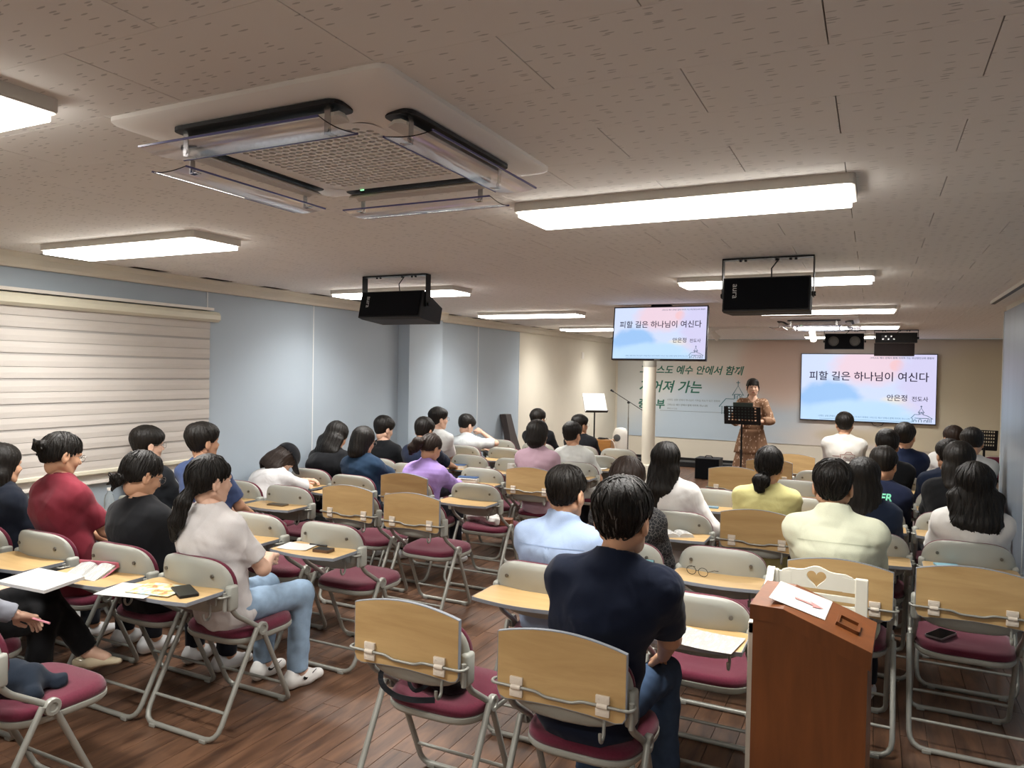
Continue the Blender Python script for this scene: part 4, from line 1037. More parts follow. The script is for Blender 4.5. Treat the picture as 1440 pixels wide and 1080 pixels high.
    for q in (-1, 1):
        E, Wr, pal = arm[q]; mode = arms[0 if q < 0 else 1] if isinstance(arms, (tuple, list)) else arms
        hv, hf = HANDS['grip' if mode in ('clasp', 'chin') else ('relax' if mode != 'desk' else 'relax')]
        if lod > 1: pass
        v = hv.copy(); f = hf
        if q < 0: v[:, 0] *= -1; f = f[:, ::-1]
        hd = norm(norm(Wr-E)*.7+np.array((-.25*q, .3, -.12))); Fm = frame(hd, np.array(pal)*np.array((1, 1, 1.)))
        Fm.translation = Vector(Wr); parts.append((xfm(v*.93, Fm), f, 0))
    body = link('person', vmesh('person', parts, [skinm or m_skin, m_lip, m_eyew, m_eyeb])); body.matrix_world = W
    tag(body, label, 'person')
    # ---------------- shirt
    sh = SDF(lo-.03, hi+.03, vox); i_ = .019
    sh.cap(P+np.array((0, 0, -.025)), A, (.098*b+i_), .088*b+i_, .05, (1.48, 1.02, 1)); sh.cap(A, C, .09*b+i_, .096*b+i_, .05, (1.45, 1, 1)); sh.cap(C, N-sp*.045, .09*b+i_, .05+i_, .06, (1.45, 1, 1))
    sh.cap(S[-1], S[1], .046+i_*.6, .046+i_*.6, .05)
    for q in (-1, 1):
        sh.cap(N-sp*.022, S[q]+np.array((0, 0, .0)), .052+i_*.5, .044+i_*.6, .05); sh.cap(C, S[q]*.8+C*.2, .082*b+i_, .045+i_, .06); sh.cap(A, C*.6+S[q]*.4, .08*b+i_, .07+i_, .06)
    for q in (-1, 1):
        E, Wr, pal = arm[q]
        if sleeve == 'tee':
            e = S[q]+(E-S[q])*.8; n_ = norm(E-S[q]); sh.cap(S[q], E, .043*b+i_, .046*b+i_, .03, cuts=[(e, n_)])
        elif sleeve == 'elbow':
            sh.cap(S[q], E, .044*b+i_, .042*b+i_, .03); e = E+(Wr-E)*.3; sh.cap(E, Wr, .045*b+i_, .04+i_, .02, cuts=[(e, norm(Wr-E))])
        else:
            sh.cap(S[q], E, .044*b+i_, .04*b+i_, .03); e = E+(Wr-E)*.93; sh.cap(E, Wr, .043*b+i_, .03+i_*.6, .02, cuts=[(e, norm(Wr-E))])
    # neck opening
    ndir = norm(H-N); nb = N-ndir*.02
    if collar: sh.cap(nb, N+ndir*(.06 if collar == 'shirt' else .036), .08*hs, .072*hs, .02)
    sh.cap(nb, N+ndir*.12, .055*hs if not collar else .050*hs, .062*hs if not collar else .055*hs, .006, op='sub')
    if collar: sh.cut(N+ndir*(.05 if collar == 'shirt' else .036)*1.0+np.array((0, 0, .0)), norm(ndir+np.array((0, .22, 0)))) if pitch > -40 else None
    V, Q = sh.mesh(); Nn = vnorm(V, Q); V = V+Nn*(wob(V, .003, 20, seed, 5, (1, 1, 1.3))-.012*np.abs(wob(V, 1., 17, seed+7, 3, (1.2, 1, .55)))**.7*(.35+.65*np.clip((N[2]-.05-V[:, 2])/.25, 0, 1))+.006+wob(V, .0018, 55, seed+3, 4, (.6, 1, 1.6)))[:, None]
    link('shirt' if sleeve == 'tee' else 'top', vmesh('shirt', [(V, Q, 0)], [shirt_m or cloth(shirt)]), body)
    # ---------------- trousers
    tr = SDF(lo-.02, hi+.02, vox)
    tr.cap(P+np.array((-.05, 0, -.01)), P+np.array((.05, 0, -.01)), .097, .097, .03, (1, 1, .9))
    for q in (-1, 1):
        hip, kn, an, toe = leg[q]; tr.cap(hip, kn, .086, .068, .04); d_ = norm(an-kn); tr.cap(kn, an, .066, .055, .03, cuts=[(an-d_*(.01 if pants_m is None or pants_m is m_denim or pants_m is m_denim2 else .03), d_)])
    V, Q = tr.mesh(); Nn = vnorm(V, Q); V = V+Nn*(wob(V, .003, 30, seed+9)+wob(V, .0015, 75, seed+5))[:, None]; V[:, 2] = np.maximum(V[:, 2], .02)
    link('trousers', vmesh('trousers', [(V, Q, 0)], [pants_m or cloth(pants)]), body)
    # ---------------- shoes
    if feet:
        for q in (-1, 1):
            hip, kn, an, toe = leg[q]; v, f, mi = SHOES[shoek]
            if 'tie' not in MATS: pass
            Fm = frame(toe, (0, 0, 1)) if abs(toe[2]) < .3 else frame(toe, (0, 0, 1)); Fm.translation = Vector((an[0], an[1], an[2]-.083))
            so = link('shoe', vmesh('shoe', [(xfm(v, Fm), f, mi)], [mat('shoe_'+shoe[1:], shoe, .5 if shoek != 'flat' else .2), mat('sole_'+('pale' if shoek == 'sneaker' else 'tan'), '#e4e2dc' if shoek == 'sneaker' else '#a8937a', .6)]), body)
    # ---------------- hair
    hvx = .0058 if lod == 0 else (.0075 if lod == 1 else .0095)
    V, Q, T, Rn, sc = hair_sdf(style, HM, hvx, seed, hx); hp = [(V, Q, 0)]
    if strands: a, f = hair_strands(V, Q, T, Rn, strands, seed); hp.append((a, f, (np.sin(np.arange(len(f))//20*12.9898)*43758.5 % 1 < (.16 if style == 'grey' else 0)).astype(np.int32)))
    hm_ = hairm or m_hair
    ho = link('hair', vmesh('hair', hp, [hm_, mat('hair_grey', '#5a5652', .5)]), body)
    if glasses:
        g = MB()
        for q in (-1, 1):
            g.tube([(q*.034+.024*math.cos(t*PI/8), .108, .002+.02*math.sin(t*PI/8)) for t in range(16)], .0014, 5, closed=True)
            g.tube([(q*.058, .107, .006), (q*.078, .09, .006), (q*.083, .0, .008), (q*.081, -.02, -.01)], .0013, 5)
        g.tube([(-.011, .109, .006), (0, .112, .009), (.011, .109, .006)], .0013, 5)
        g.xf(HM); g.build('glasses', m_specs, body, 60)
    return dict(body=body, HM=HM, H=H, S=S, arm=arm, leg=leg, N=N, C=C, W=W, hair=ho)

# ------------------------------------------------------------------ seated people
def pattern_mat():
    q = NT('black_patterned_cloth'); mp = q.coords((1, 1, 1)); vo = q.n('ShaderNodeTexVoronoi', i_Scale=52.0, feature='DISTANCE_TO_EDGE'); q.l(mp, 0, vo, 'Vector')
    rp = q.ramp([(.0, lin('#6e6b68')), (.04, lin('#4a4846')), (.07, lin('#191a1d'))]); q.l(vo, 'Distance', rp, 'Fac'); q.l(rp, 'Color', q.b, 'Base Color'); q.b.inputs['Roughness'].default_value = .85
    return q.m
PE = {}
def add(key, *a, **k): PE[key] = person(key, *a, **k)
F = .15     # usual sexw for the smaller figures
add('edge', 'C4', None, 0, 'long', dict(len=.2), '#1b202b', head_xyz=(-.08, -.02, 1.14), pitch=-5, sexw=F, hs=.96, lod=1, label='person with dark hair in navy cut off by the left edge of the photo')
add('red', 'C', (87, 611), .13, 'bun', dict(anchor=(0, -.108, .03), r=.03), '#782a36', yaw=-8, pitch=-16, sexw=F, hs=.98, glasses=True, vox=.011, strands=220, label='person in dark red T-shirt with hair in a small high bun')
add('bunblack', 'B', (200, 638), .15, 'bun', dict(anchor=(-.005, -.1, -.055), r=.03), '#1c1d20', yaw=-10, pitch=-22, sexw=F, hs=.98, glasses=True, vox=.011, strands=220, label='person in black T-shirt with low bun looking down')
add('whiteT', 'A', (296, 643), .12, 'tail', dict(anchor=(0, -.1, -.045), tail=[(-.012, -.035, -.06), (-.03, -.055, -.15), (-.045, -.06, -.235)], r=(.026, .036, .034, .012), sq=(1.1, .9, 1)), '#cfcbc9', yaw=-12, pitch=-5, sexw=F, hs=1., arms='clasp', pants_m=m_denim, shoe='#e6e4e0', skinm=m_skin2, vox=.0095, strands=300, label='ponytailed person in white T-shirt, pale jeans and white sneakers')
add('glassesboy', 'E4', (208, 603), .13, 'bowl', {}, '#1d2024', yaw=-14, pitch=-4, glasses=True, lod=1, vox=.012, skinm=m_skin2, label='boy in black with round glasses and bowl haircut by the blind')
add('blueT', 'E', (286, 598), .13, 'short', {}, '#43537a', yaw=-10, lod=1, vox=.012, strands=40, label='boy in blue T-shirt behind the ponytailed person')
cg = at_y(380, 664, 4.42+.48); gx = PE  # slumped figure
add('capgirl', 'G4', None, 0, 'long', dict(len=.16, back=.13, side=.03), '#d8d8d8', head_xyz=(-.02, .36, .95), pitch=-62, yaw=-20, sexw=F, hs=.95, arms='fold', lod=1, vox=.012, hairm=m_hair_br, skinm=m_skin2, label='person in white T-shirt and black cap slumped over the tablet')
add('bigblack', 'H', (474, 596), .33, 'longwide', dict(len=.2, back=.1), '#16171a', pitch=-30, yaw=-8, sexw=.165, lod=1, vox=.013, bulk=1.12, lean=1, arms='desk', label='long-haired person in black bending forward by the blue wall')
add('navygirl', 'K', (512, 603), .2, 'bob', {}, '#21364d', pitch=-15, yaw=-14, sexw=F, hs=.95, glasses=True, lod=1, vox=.013, arms='desk', label='girl with bobbed hair in navy blue top beside the wall side')
add('blackTboy', 'V', (540, 588), .15, 'bowl', {}, '#15171a', pitch=-15, yaw=-14, lod=1, vox=.014, skinm=m_skin2, label='boy with bowl haircut in black T-shirt near the wall pillar')
add('navyboy2', 'W', (597, 590), .2, 'short', {}, '#1c2438', pitch=-14, lod=1, vox=.014, arms='desk', label='boy in dark navy directly behind the lilac top')
add('purple', 'L', (606, 612), .24, 'tail', dict(anchor=(-.01, -.1, .03), tail=[(-.03, -.05, -.01), (-.07, -.06, -.06), (-.1, -.05, -.11)], r=(.024, .042, .044, .02), sq=(1.2, 1, 1)), '#a98fd0', pitch=-30, yaw=-10, sexw=F, hs=.97, hairm=m_hair_br, lod=1, vox=.012, sleeve='elbow', collar='polo', arms='desk', strands=50, label='person in lilac sailor top with scrunchied ponytail')
add('glasswhite', 'P4', (617, 575), .15, 'short', {}, '#d3d4d2', yaw=-28, glasses=True, lod=1, vox=.014, skinm=m_skin2, label='tall boy in white with glasses in front of the pillar')
add('whiteT2', 'R', (656, 585), .18, 'short', {}, '#cdd1d1', pitch=-24, yaw=-18, lod=1, vox=.014, collar='polo', arms=('desk', ((.04, .2, .98), (1, .35, -.55), (0, -.5, .6))), skinm=m_skin2, label='boy in white shirt looking down with raised elbow near the wall')
add('pink', 'U', (757, 593), .15, 'bob', dict(dn=-.04), '#ab8f9b', sexw=.16, lod=1, vox=.013, collar='polo', label='person in dusty pink top with rounded short hair')
add('blackman', 'X', (757, 577), .15, 'bowl', {}, '#17181c', yaw=-12, glasses=True, lod=1, vox=.015, label='person in black with glasses in the front row, left')
add('whiteboy3', 'Y', (805, 596), .15, 'bowl', {}, '#cfd2ce', yaw=-8, pitch=-8, lod=1, vox=.013, label='boy with bowl haircut in white T-shirt left of the column')
add('blackman2', 'AB', (816, 585), .15, 'short', {}, '#17181c', yaw=-26, glasses=True, lod=1, vox=.015, label='person in black below the music stand, front row')
add('navyman', 'AG', (877, 679), .15, 'grey', {}, '#161d2f', pants_m=m_denim2, sexw=.19, hs=1.07, bulk=1.14, collar='polo', yaw=-4, pitch=-4, vox=.0095, strands=260, py=.19, arms=('lap', ((.20, .33, .625), (.75, -.5, -.5), (-.2, 0, 1))),
    legs=(((-.12, .42, .52), (-.12, .38, .085), (-.1, 1, 0)), ((.17, .45, .53), (.2, .40, .085), (.25, 1, 0))), label='man in navy polo shirt and jeans nearest the camera, seen from behind')
add('blueshirt', 'AC', (797, 659), .14, 'crop', {}, '#9fb2d0', sleeve='elbow', collar='shirt', pants='#8f9cb3', sexw=.178, hs=1.05, bulk=1.06, yaw=-6, pitch=-8, vox=.011, strands=260, label='man in light blue collared shirt with short black hair')
add('pattern', 'AD', (884, 647), .15, 'bob', {}, '#1a1b1e', shirt_m=pattern_mat(), sleeve='elbow', sexw=.16, hairm=m_hair_br, pitch=-6, vox=.012, strands=60, label='person in black patterned blouse partly hidden behind the man in navy')
add('longwhite', 'AE', (937, 625), .12, 'long', dict(len=.24, back=.07, side=-.03), '#d9d7d4', sleeve='elbow', sexw=F, hs=.98, vox=.012, strands=220, arms='side', label='person with long straight black hair in white blouse near the column')
add('yellow', 'AM', (1082, 630), .14, 'lowtail', dict(anchor=(-.01, -.095, -.06), tail=[(-.02, -.03, -.035), (-.03, -.035, -.085)], r=(.022, .044, .026), sq=(1.2, .9, 1)), '#dcd594', sexw=.16, pitch=-5, vox=.012, strands=180, label='person in pale yellow T-shirt with low looped ponytail')
add('cream', 'AJ', (1172, 650), .13, 'crop', {}, '#d9dcc3', collar='shirt', sleeve='elbow', sexw=.185, hs=1.03, bulk=1.08, vox=.0105, strands=260, skinm=m_skin, label='man in cream shirt with standing collar behind the white bench')
add('darklong', 'DL', (1215, 647), .14, 'long', dict(len=.28, back=.05), '#222c40', sexw=F, hs=.97, lod=1, vox=.013, sleeve='elbow', label='long-haired person in dark blue right of the man in cream')
add('ER', 'AP', (1243, 632), .18, 'short', {}, '#1a2138', pitch=-16, yaw=-10, lod=1, vox=.013, label='boy in navy T-shirt with green lettering on the back')
add('blackboy', 'BB', (1248, 607), .15, 'short', {}, '#121316', lod=1, vox=.014, sexw=.175, bulk=1.08, label='boy in black T-shirt behind the lettered navy T-shirt')
add('navyboyR', 'NB', (1273, 597), .15, 'short', {}, '#1c2640', yaw=-10, lod=1, vox=.015, sexw=.175, label='boy in navy T-shirt below the right corner of the wall television')
add('whiteTR', 'WT', (1188, 582), .15, 'short', {}, '#d4d2cb', lod=1, vox=.015, sexw=.175, label='boy in white printed T-shirt below the wall television')
add('longR', 'AL', (1371, 654), .12, 'longwide', dict(len=.27, back=.07), '#d8d5d0', sexw=F, hs=1., vox=.012, strands=260, label='person with long black hair over white top beside the right wall')
add('blackR', 'AO', (1349, 624), .14, 'long', dict(len=.22, back=.05), '#0f1012', sexw=F, hs=.98, lod=1, vox=.013, label='long-haired person in black one seat ahead along the right wall')
add('navyR', 'AQ', (1334, 621), .15, 'bowl', {}, '#1b2438', yaw=16, lod=1, vox=.015, label='boy in navy with ear showing, ahead of the long-haired person in black')
add('wR1', 'W2', (1341, 602), .15, 'bowl', {}, '#d2d2ce', yaw=14, pitch=-10, lod=1, vox=.015, hairm=m_hair_br, label='boy in white farthest forward by the right wall')
add('wR2', 'W1', (1367, 605), .15, 'short', {}, '#d2d2ce', yaw=10, pitch=-14, lod=1, vox=.015, label='boy in white T-shirt just behind the farthest boy in white, right side')
add('pen', 'PW', None, 0, 'bob', {}, '#8d9099', head_xyz=(0, .03, 1.19), sleeve='long', sexw=F, hs=.97, vox=.0095, skinm=m_skin2, pants='#121214', shoe='#cdbfa2', shoek='flat', arms=('lap', ((.33, .17, .63), (.4, -.9, -.3), (-.3, 0, 1))),
    legs=(((.06, .45, .62), (.20, .60, .30), (.9, .3, .16)), ((.12, .42, .52), (.12, .38, .085), (.1, 1, 0))), label='person with crossed legs and beige flats holding a pink pen at the left edge')

# extras worn by single people
from mathutils.bvhtree import BVHTree
def garment(P): return [c for c in P['body'].children if c.name.split('.')[0] in ('shirt', 'top')][0]
def drape(o, P, gap=.003):
    sh = garment(P); bv = BVHTree.FromPolygons([v.co[:] for v in sh.data.vertices], [p.vertices[:] for p in sh.data.polygons])
    for v in o.data.vertices:
        hit = bv.ray_cast(Vector((v.co.x, -1.5, v.co.z)), Vector((0, 1, 0)))
        if hit[0] is not None: v.co.y = hit[0].y-gap
    return o
def seam(P, pts, w, name, m):
    Q = []
    for i in range(len(pts)-1):
        for k in range(8): t = k/8; Q.append((pts[i][0]*(1-t)+pts[i+1][0]*t, pts[i][1]*(1-t)+pts[i+1][1]*t))
    Q.append(pts[-1]); b = MB(); b.ribbon(Q, w, lambda a, c: (a+P['C'][0], -1, P['C'][2]+c)); return drape(b.build(name, m, P['body'], 180), P, .002)
for key, cl in (('blueshirt', '#92a6c6'), ('cream', '#c4c8ae')):
    P_ = PE[key]; seam(P_, [(-.17, .05), (-.06, .058), (.06, .058), (.17, .05)], .004, 'yoke_seam', cloth(cl))
P_ = PE['blueshirt']
for x_ in (-.016, .016): seam(P_, [(x_*.5, .056), (x_, -.3)], .004, 'pleat', cloth('#92a6c6'))
def on_back(P, u, v, Y):
    return P['W'].inverted() @ at_y(u, v, Y)
t = PE['whiteT']
for so in [c for c in t['body'].children if c.name.startswith('shoe')]:
    xs = np.array([v.co[:] for v in so.data.vertices]); cx = xs[:, 0].mean(); y0 = xs[:, 1].min()
    sw = [(-.05, .002), (-.042, -.009), (-.026, -.013), (-.008, -.01), (.06, .022), (.0, .001), (-.018, -.002), (-.03, .001), (-.042, .012)]
    for sd in (-1, 1):
        b = MB(); b.extrude([(y0+.135+a*.95, .055+c*.9) for a, c in sw], lambda a, c, d: (cx+sd*(.0405+d), a, c), 0, .004); b.build('logo_mark', m_black, so)
e = PE['ER']
text_obj('lettering', 'ER', .07, mat('mint_print', '#7fd8b4', .7), e['body'], Matrix.Translation((.1, e['C'][1]-.128, .875)) @ Matrix.Rotation(PI/2, 4, 'X'), 'CENTER', .002, .15)
drape([c for c in e['body'].children if c.name.startswith('lettering')][0], e, .004)
e = PE['whiteTR']; m_red = mat('red_print', '#8c4a44', .8); c_ = e['C']
pr = MB()
for ln in ([(-.06, 0), (.08, 0), (.085, .03), (.06, .035), (.045, .06), (.0, .06), (-.015, .035), (-.06, .03), (-.06, 0)], [(-.0, .037), (.05, .037)], [(-.14, .01), (-.07, .012)], [(-.03, -.008), (-.015, .008), (0, -.008)], [(.04, -.008), (.055, .008), (.07, -.008)]):
    pr.ribbon([(a+.03, d-.02) for a, d in ln], .006, lambda a, d: (a, c_[1]-.127, c_[2]-.02+d))
drape(pr.build('back_print', m_red, e['body']), e, .004)
e = PE['purple']; HM = e['HM']; b = MB(); b.lathe([(.016+.010*math.cos(k*PI/6), .010*math.sin(k*PI/6)) for k in range(13)], seg=18, axis='Y', wob=lambda r, h, a: r*(1+.16*math.sin(a*7)))
b.xf(HM @ Matrix.Translation((-.012, -.108, .03))); b.build('scrunchie', cloth('#c3aede'), e['body'], 180)
e = PE['yellow']; b = MB(); b.lathe([(.018+.005*math.cos(k*PI/4), .005*math.sin(k*PI/4)) for k in range(9)], seg=14, axis='Z'); b.xf(e['HM'] @ Matrix.Translation((-.015, -.106, -.07))); b.build('hair_tie', m_black, e['body'], 180)
e = PE['capgirl']; HM = e['HM']
cp = SDF((-.14, -.16, -.02), (.14, .2, .18), .006); cp.ell((0, -.012, .05), (.106, .127, .108), .005); cp.cut((0, 0, .045), (0, .15, -1)); cp.cap((0, .10, .055), (0, .15, .05), .075, .06, .02, (1, 1, .12)); v, f = cp.mesh()
co = link('cap', vmesh('cap', [(xfm(v, HM), f, 0)], [cloth('#15161a')]), e['body'])
for q in (-1, 1): MB().tube([(q*.03, -.09, .115), (q*.034, -.075, .128)], .004, 6).xf(HM).build('cap_stitch', m_white, co)
pe = PE['pen']; Wr = pe['arm'][1][1]
pn = MB().tube([(0, 0, 0), (.14, .02, -.015)], .0052, 8); pn.lathe([(.0, 0), (.005, .01)], seg=8, axis='X')
tag(pn.build('pen', mat('pink_plastic', '#e39aa6', .35), None, 60, pe['W'] @ Vector((Wr[0]-.02, Wr[1]+.055, Wr[2]-.025))), 'pink pen held in the hand at the left edge', 'pen')

# ------------------------------------------------------------------ the standing speaker
def dress_mat():
    q = NT('brown_printed_dress'); mp = q.coords((1, 1, .55)); vo = q.n('ShaderNodeTexVoronoi', i_Scale=52.0); q.l(mp, 0, vo, 'Vector'); sp = q.n('ShaderNodeSeparateColor'); q.l(vo, 'Color', sp, 0)
    a = q.n('ShaderNodeMath', operation='LESS_THAN'); a.inputs[1].default_value = .42; q.l(vo, 'Distance', a, 0); g = q.n('ShaderNodeMath', operation='GREATER_THAN'); g.inputs[1].default_value = .72; q.l(sp, 0, g, 0)
    m_ = q.n('ShaderNodeMath', operation='MULTIPLY'); q.l(a, 0, m_, 0); q.l(g, 0, m_, 1); mx = q.n('ShaderNodeMix', data_type='RGBA'); mx.inputs[6].default_value = (*lin('#84654f'), 1); mx.inputs[7].default_value = (*lin('#c9ae98'), 1)
    q.l(m_, 0, mx, 0); q.l(mx, 2, q.b, 'Base Color'); q.b.inputs['Roughness'].default_value = .85; q.b.inputs['Specular IOR Level'].default_value = .15; return q.m
def presenter():
    Y = 11.0; tp = at_y(1059, 533, Y); W = Matrix.Translation((tp.x, Y, 0)) @ Matrix.Rotation(PI+.12, 4, 'Z')
    H = np.array((0, .03, tp.z-.118)); N = np.array((0, -.005, H[2]-.165)); C = np.array((0, -.01, N[2]-.2)); Wst = np.array((0, 0, N[2]-.42)); P = np.array((0, 0, N[2]-.55)); S = {q: N+np.array((q*.15, 0, -.065)) for q in (-1, 1)}
    arm = {}
    for q, Wt, pole in ((1, (.2, .2, 1.08), (.4, -1, -.4)), (-1, (-.1, .27, 1.12), (-.8, -.6, -.4))): arm[q] = ik(S[q], Wt, .27, .24, pole)
    lo, hi = (-.4, -.25, 0), (.4, .45, 1.5); s = SDF(lo, hi, .012)
    s.cap(P, Wst, .1, .085, .05, (1.35, 1, 1)); s.cap(Wst, C, .085, .095, .05, (1.35, 1, 1)); s.cap(C, N, .085, .05, .05, (1.35, 1, 1)); s.cap(S[-1], S[1], .045, .045, .05); s.cap(N-np.array((0, 0, .03)), H-np.array((0, .03, .06)), .05, .046, .03)
    for q in (-1, 1):
        E, Wr = arm[q]; s.cap(S[q], E, .042, .035, .03); s.cap(E, Wr, .034, .024, .02); k = np.array((q*.08, .02, .5)); s.cap(P+np.array((q*.08, 0, 0)), k, .08, .052, .03); s.cap(k, (q*.08, -.02, .08), .05, .034, .02); s.cap((q*.08, -.02, .06), (q*.085, .1, .03), .035, .03, .02)
    V, Q = s.mesh(); parts = [(V, Q, 0)]; HM = Matrix.Translation(H) @ Matrix.Rotation(.12, 4, 'Z') @ Matrix.Rotation(-.06, 4, 'X') @ Matrix.Scale(.98, 4)
    for v, f, mi in HEAD_HI: parts.append((xfm(v, HM), f, mi))
    for q in (-1, 1):
        E, Wr = arm[q]; v, f = HANDS['relax']; v = v.copy()
        if q < 0: v[:, 0] *= -1; f = f[:, ::-1]
        Fm = frame(norm(Wr-E)*.6+np.array((-.5*q, .4, .1)), (0, 0, 1)); Fm.translation = Vector(Wr); parts.append((xfm(v*.9, Fm), f, 0))
    body = link('person', vmesh('person', parts, [m_skin2, m_lip, m_eyew, m_eyeb])); body.matrix_world = W; tag(body, 'standing person in long brown tiered dress speaking behind the music stand', 'person')
    md = dress_mat(); d = SDF((-.45, -.3, .8), (.45, .5, 1.6), .011)
    d.cap(P+np.array((0, 0, .02)), Wst, .118, .105, .05, (1.35, 1, 1)); d.cap(Wst, C, .105, .115, .05, (1.35, 1, 1)); d.cap(C, N-np.array((0, 0, .03)), .105, .062, .05, (1.35, 1, 1)); d.cap(S[-1], S[1], .062, .062, .05)
    for q in (-1, 1):
        E, Wr = arm[q]; d.cap(S[q], E, .068, .062, .03); d.cap(E, Wr, .06, .05, .02, cuts=[(E+(Wr-E)*.7, norm(Wr-E))])
    d.cap(N-np.array((0, .0, .03)), N+np.array((0, .05, .1)), .055, .065, .005, op='sub'); d.cap(N+np.array((0, .1, -.02)), N+np.array((0, .1, -.09)), .035, .01, .02, op='sub')
    V, Q = d.mesh(); V = V+vnorm(V, Q)*(wob(V, .004, 34, 2))[:, None]; dr = link('dress', vmesh('dress', [(V, Q, 0)], [md]), body)
    z0 = P[2]+.12
    for i, (za, zb, ra, rb) in enumerate(((z0, z0-.34, .15, .215), (z0-.30, z0-.60, .19, .235), (z0-.56, .12, .21, .26))):
        t = MB(); pf = [(ra+(rb-ra)*k/8, za+(zb-za)*k/8) for k in range(9)]; pf += [(rb-.006, zb), (rb-.02, zb+.05)]
        t.lathe(pf, seg=72, wob=lambda r, h, a: r*(1+.045*math.sin(a*13+i)*min(1, (za-h)*6)+.02*math.sin(a*29+i*2)*min(1, (za-h)*5)))
        t.xf(Matrix.Diagonal((1.08, .86, 1, 1))); t.build('skirt_tier', md, dr, 180)
    for q in (-1, 1):
        v, f, mi = SHOES['flat']; Fm = Matrix.Translation((q*.085, -.02, 0)); link('shoe', vmesh('shoe', [(xfm(v, Fm), f, mi)], [mat('shoe_beige', '#b79d80', .4), mat('sole_tan', '#a8937a', .6)]), body)
    V, Q, T, Rn, sc = hair_sdf('tail', HM, .0062, 5, dict(anchor=(0, -.1, -.05), tail=[(.02, -.02, -.07), (.06, 0, -.14)], r=(.02, .026, .014))); hp = [(V, Q, 0)]
    fr = SDF((-.12, .0, -.15), (.12, .14, .14), .006)
    for k in range(-5, 6):
        x = k*.0115; zb = .03+.006*((k*7) % 3)-.012*(abs(k)/5)**2; fr.cap((x*.8, .07-.012*(k/5)**2, .105), (x*1.18, .102-.03*(k/5)**2, zb), .0125, .0045, .008)
    for q in (-1, 1): fr.cap((q*.055, .066, .085), (q*.08, .05, .0), .014, .008, .012); fr.cap((q*.08, .05, .0), (q*.078, .055, -.085), .008, .003, .008)
    v, f = fr.mesh(); hp.append((xfm(v, HM), f, 0)); link('hair', vmesh('hair', hp, [m_hair]), body)
    b = MB().tube([(-.082, 0, .0), (-.078, .05, -.04), (-.05, .095, -.072), (-.02, .108, -.072)], .0022, 6); b.lathe([(0, -.008), (.006, -.004), (.006, .005), (0, .009)], (-.012, .11, -.07), 8, 'X'); b.xf(HM).build('headset_microphone', m_black, body, 60)
    return body
presenter()

# ------------------------------------------------------------------ things on the tablets and seats
def print_mat(name, paper='#c8c7c3', ink='#6a6a68', rows=90, thr=.55):
    if name in MATS: return MATS[name]
    q = NT(name); mp = q.coords((1, 1, 1)); wv = q.n('ShaderNodeTexWave', i_Scale=rows*.6, bands_direction='Y'); q.l(mp, 0, wv, 'Vector')
    m2 = q.coords((120, 0, 0)); mp3 = q.coords((60, 14, 1)); nz = q.n('ShaderNodeTexNoise', i_Scale=1.0, i_Detail=2.0); q.l(mp3, 0, nz, 'Vector')
    a = q.n('ShaderNodeMath', operation='GREATER_THAN'); a.inputs[1].default_value = .6; q.l(wv, 'Fac', a, 0); g = q.n('ShaderNodeMath', operation='GREATER_THAN'); g.inputs[1].default_value = 1-thr; q.l(nz, 'Fac', g, 0)
    mu = q.n('ShaderNodeMath', operation='MULTIPLY'); q.l(a, 0, mu, 0); q.l(g, 0, mu, 1); mx = q.n('ShaderNodeMix', data_type='RGBA'); mx.inputs[6].default_value = (*lin(paper), 1); mx.inputs[7].default_value = (*lin(ink), 1)
    q.l(mu, 0, mx, 0); q.l(mx, 2, q.b, 'Base Color'); q.b.inputs['Roughness'].default_value = .7; MATS[name] = q.m; return q.m
m_paper = mat('plain_paper', '#c6c5c1', .7); m_text = print_mat('printed_page'); m_faint = print_mat('faint_page', ink='#c2c2c0')
m_glass = mat('phone_glass', '#08090b', .12, spec=.7)
TZ = ROD_Z+.0262
def tab(ch, x, v, z=0): c = CHAIRS[ch]; return Vector((c[0]+x, c[1]+ROD_Y-v, TZ+z))
def sheet(name, loc, w, h, rz, label, cat, m=m_text, t=.0012, curl=0, mats=None):
    b = MB(); n = 8
    top = [[(-w/2+w*i/n, -h/2+h*j/n, t+curl*((2*i/n-1)**2)) for i in range(n+1)] for j in range(n+1)]
    vs = [p for r in top for p in r]; k = len(vs); vs += [(x, y, z-t) for x, y, z in vs]; fs = []
    for j in range(n):
        for i in range(n):
            a = j*(n+1)+i; fs += [(a, a+1, a+n+2, a+n+1), (k+a, k+a+n+1, k+a+n+2, k+a+1)]
    for i in range(n):
        fs += [(i, k+i, k+i+1, i+1), (n*(n+1)+i, n*(n+1)+i+1, k+n*(n+1)+i+1, k+n*(n+1)+i)]; a, c = i*(n+1), (i+1)*(n+1); fs += [(a, c, k+c, k+a), (a+n, k+a+n, k+c+n, c+n)]
    b.add(vs, fs); o = b.build(name, m, None, 40, loc, (0, 0, rz)); return tag(o, label, cat)
def slab(name, loc, w, h, t, rz, label, cat, m, top=None, r=.008, inset=.004):
    e = empty(name, loc, rz, label, cat); o = roundrect(w/2, h/2, r, 3); MB().extrude(o, lambda a, b, d: (a, b, d), 0, t).build('body', m, e)
    if top: MB().extrude(roundrect(w/2-inset, h/2-inset, max(.002, r-inset), 3), lambda a, b, d: (a, b, d), t, t+.0008).build('face', top, e)
    return e
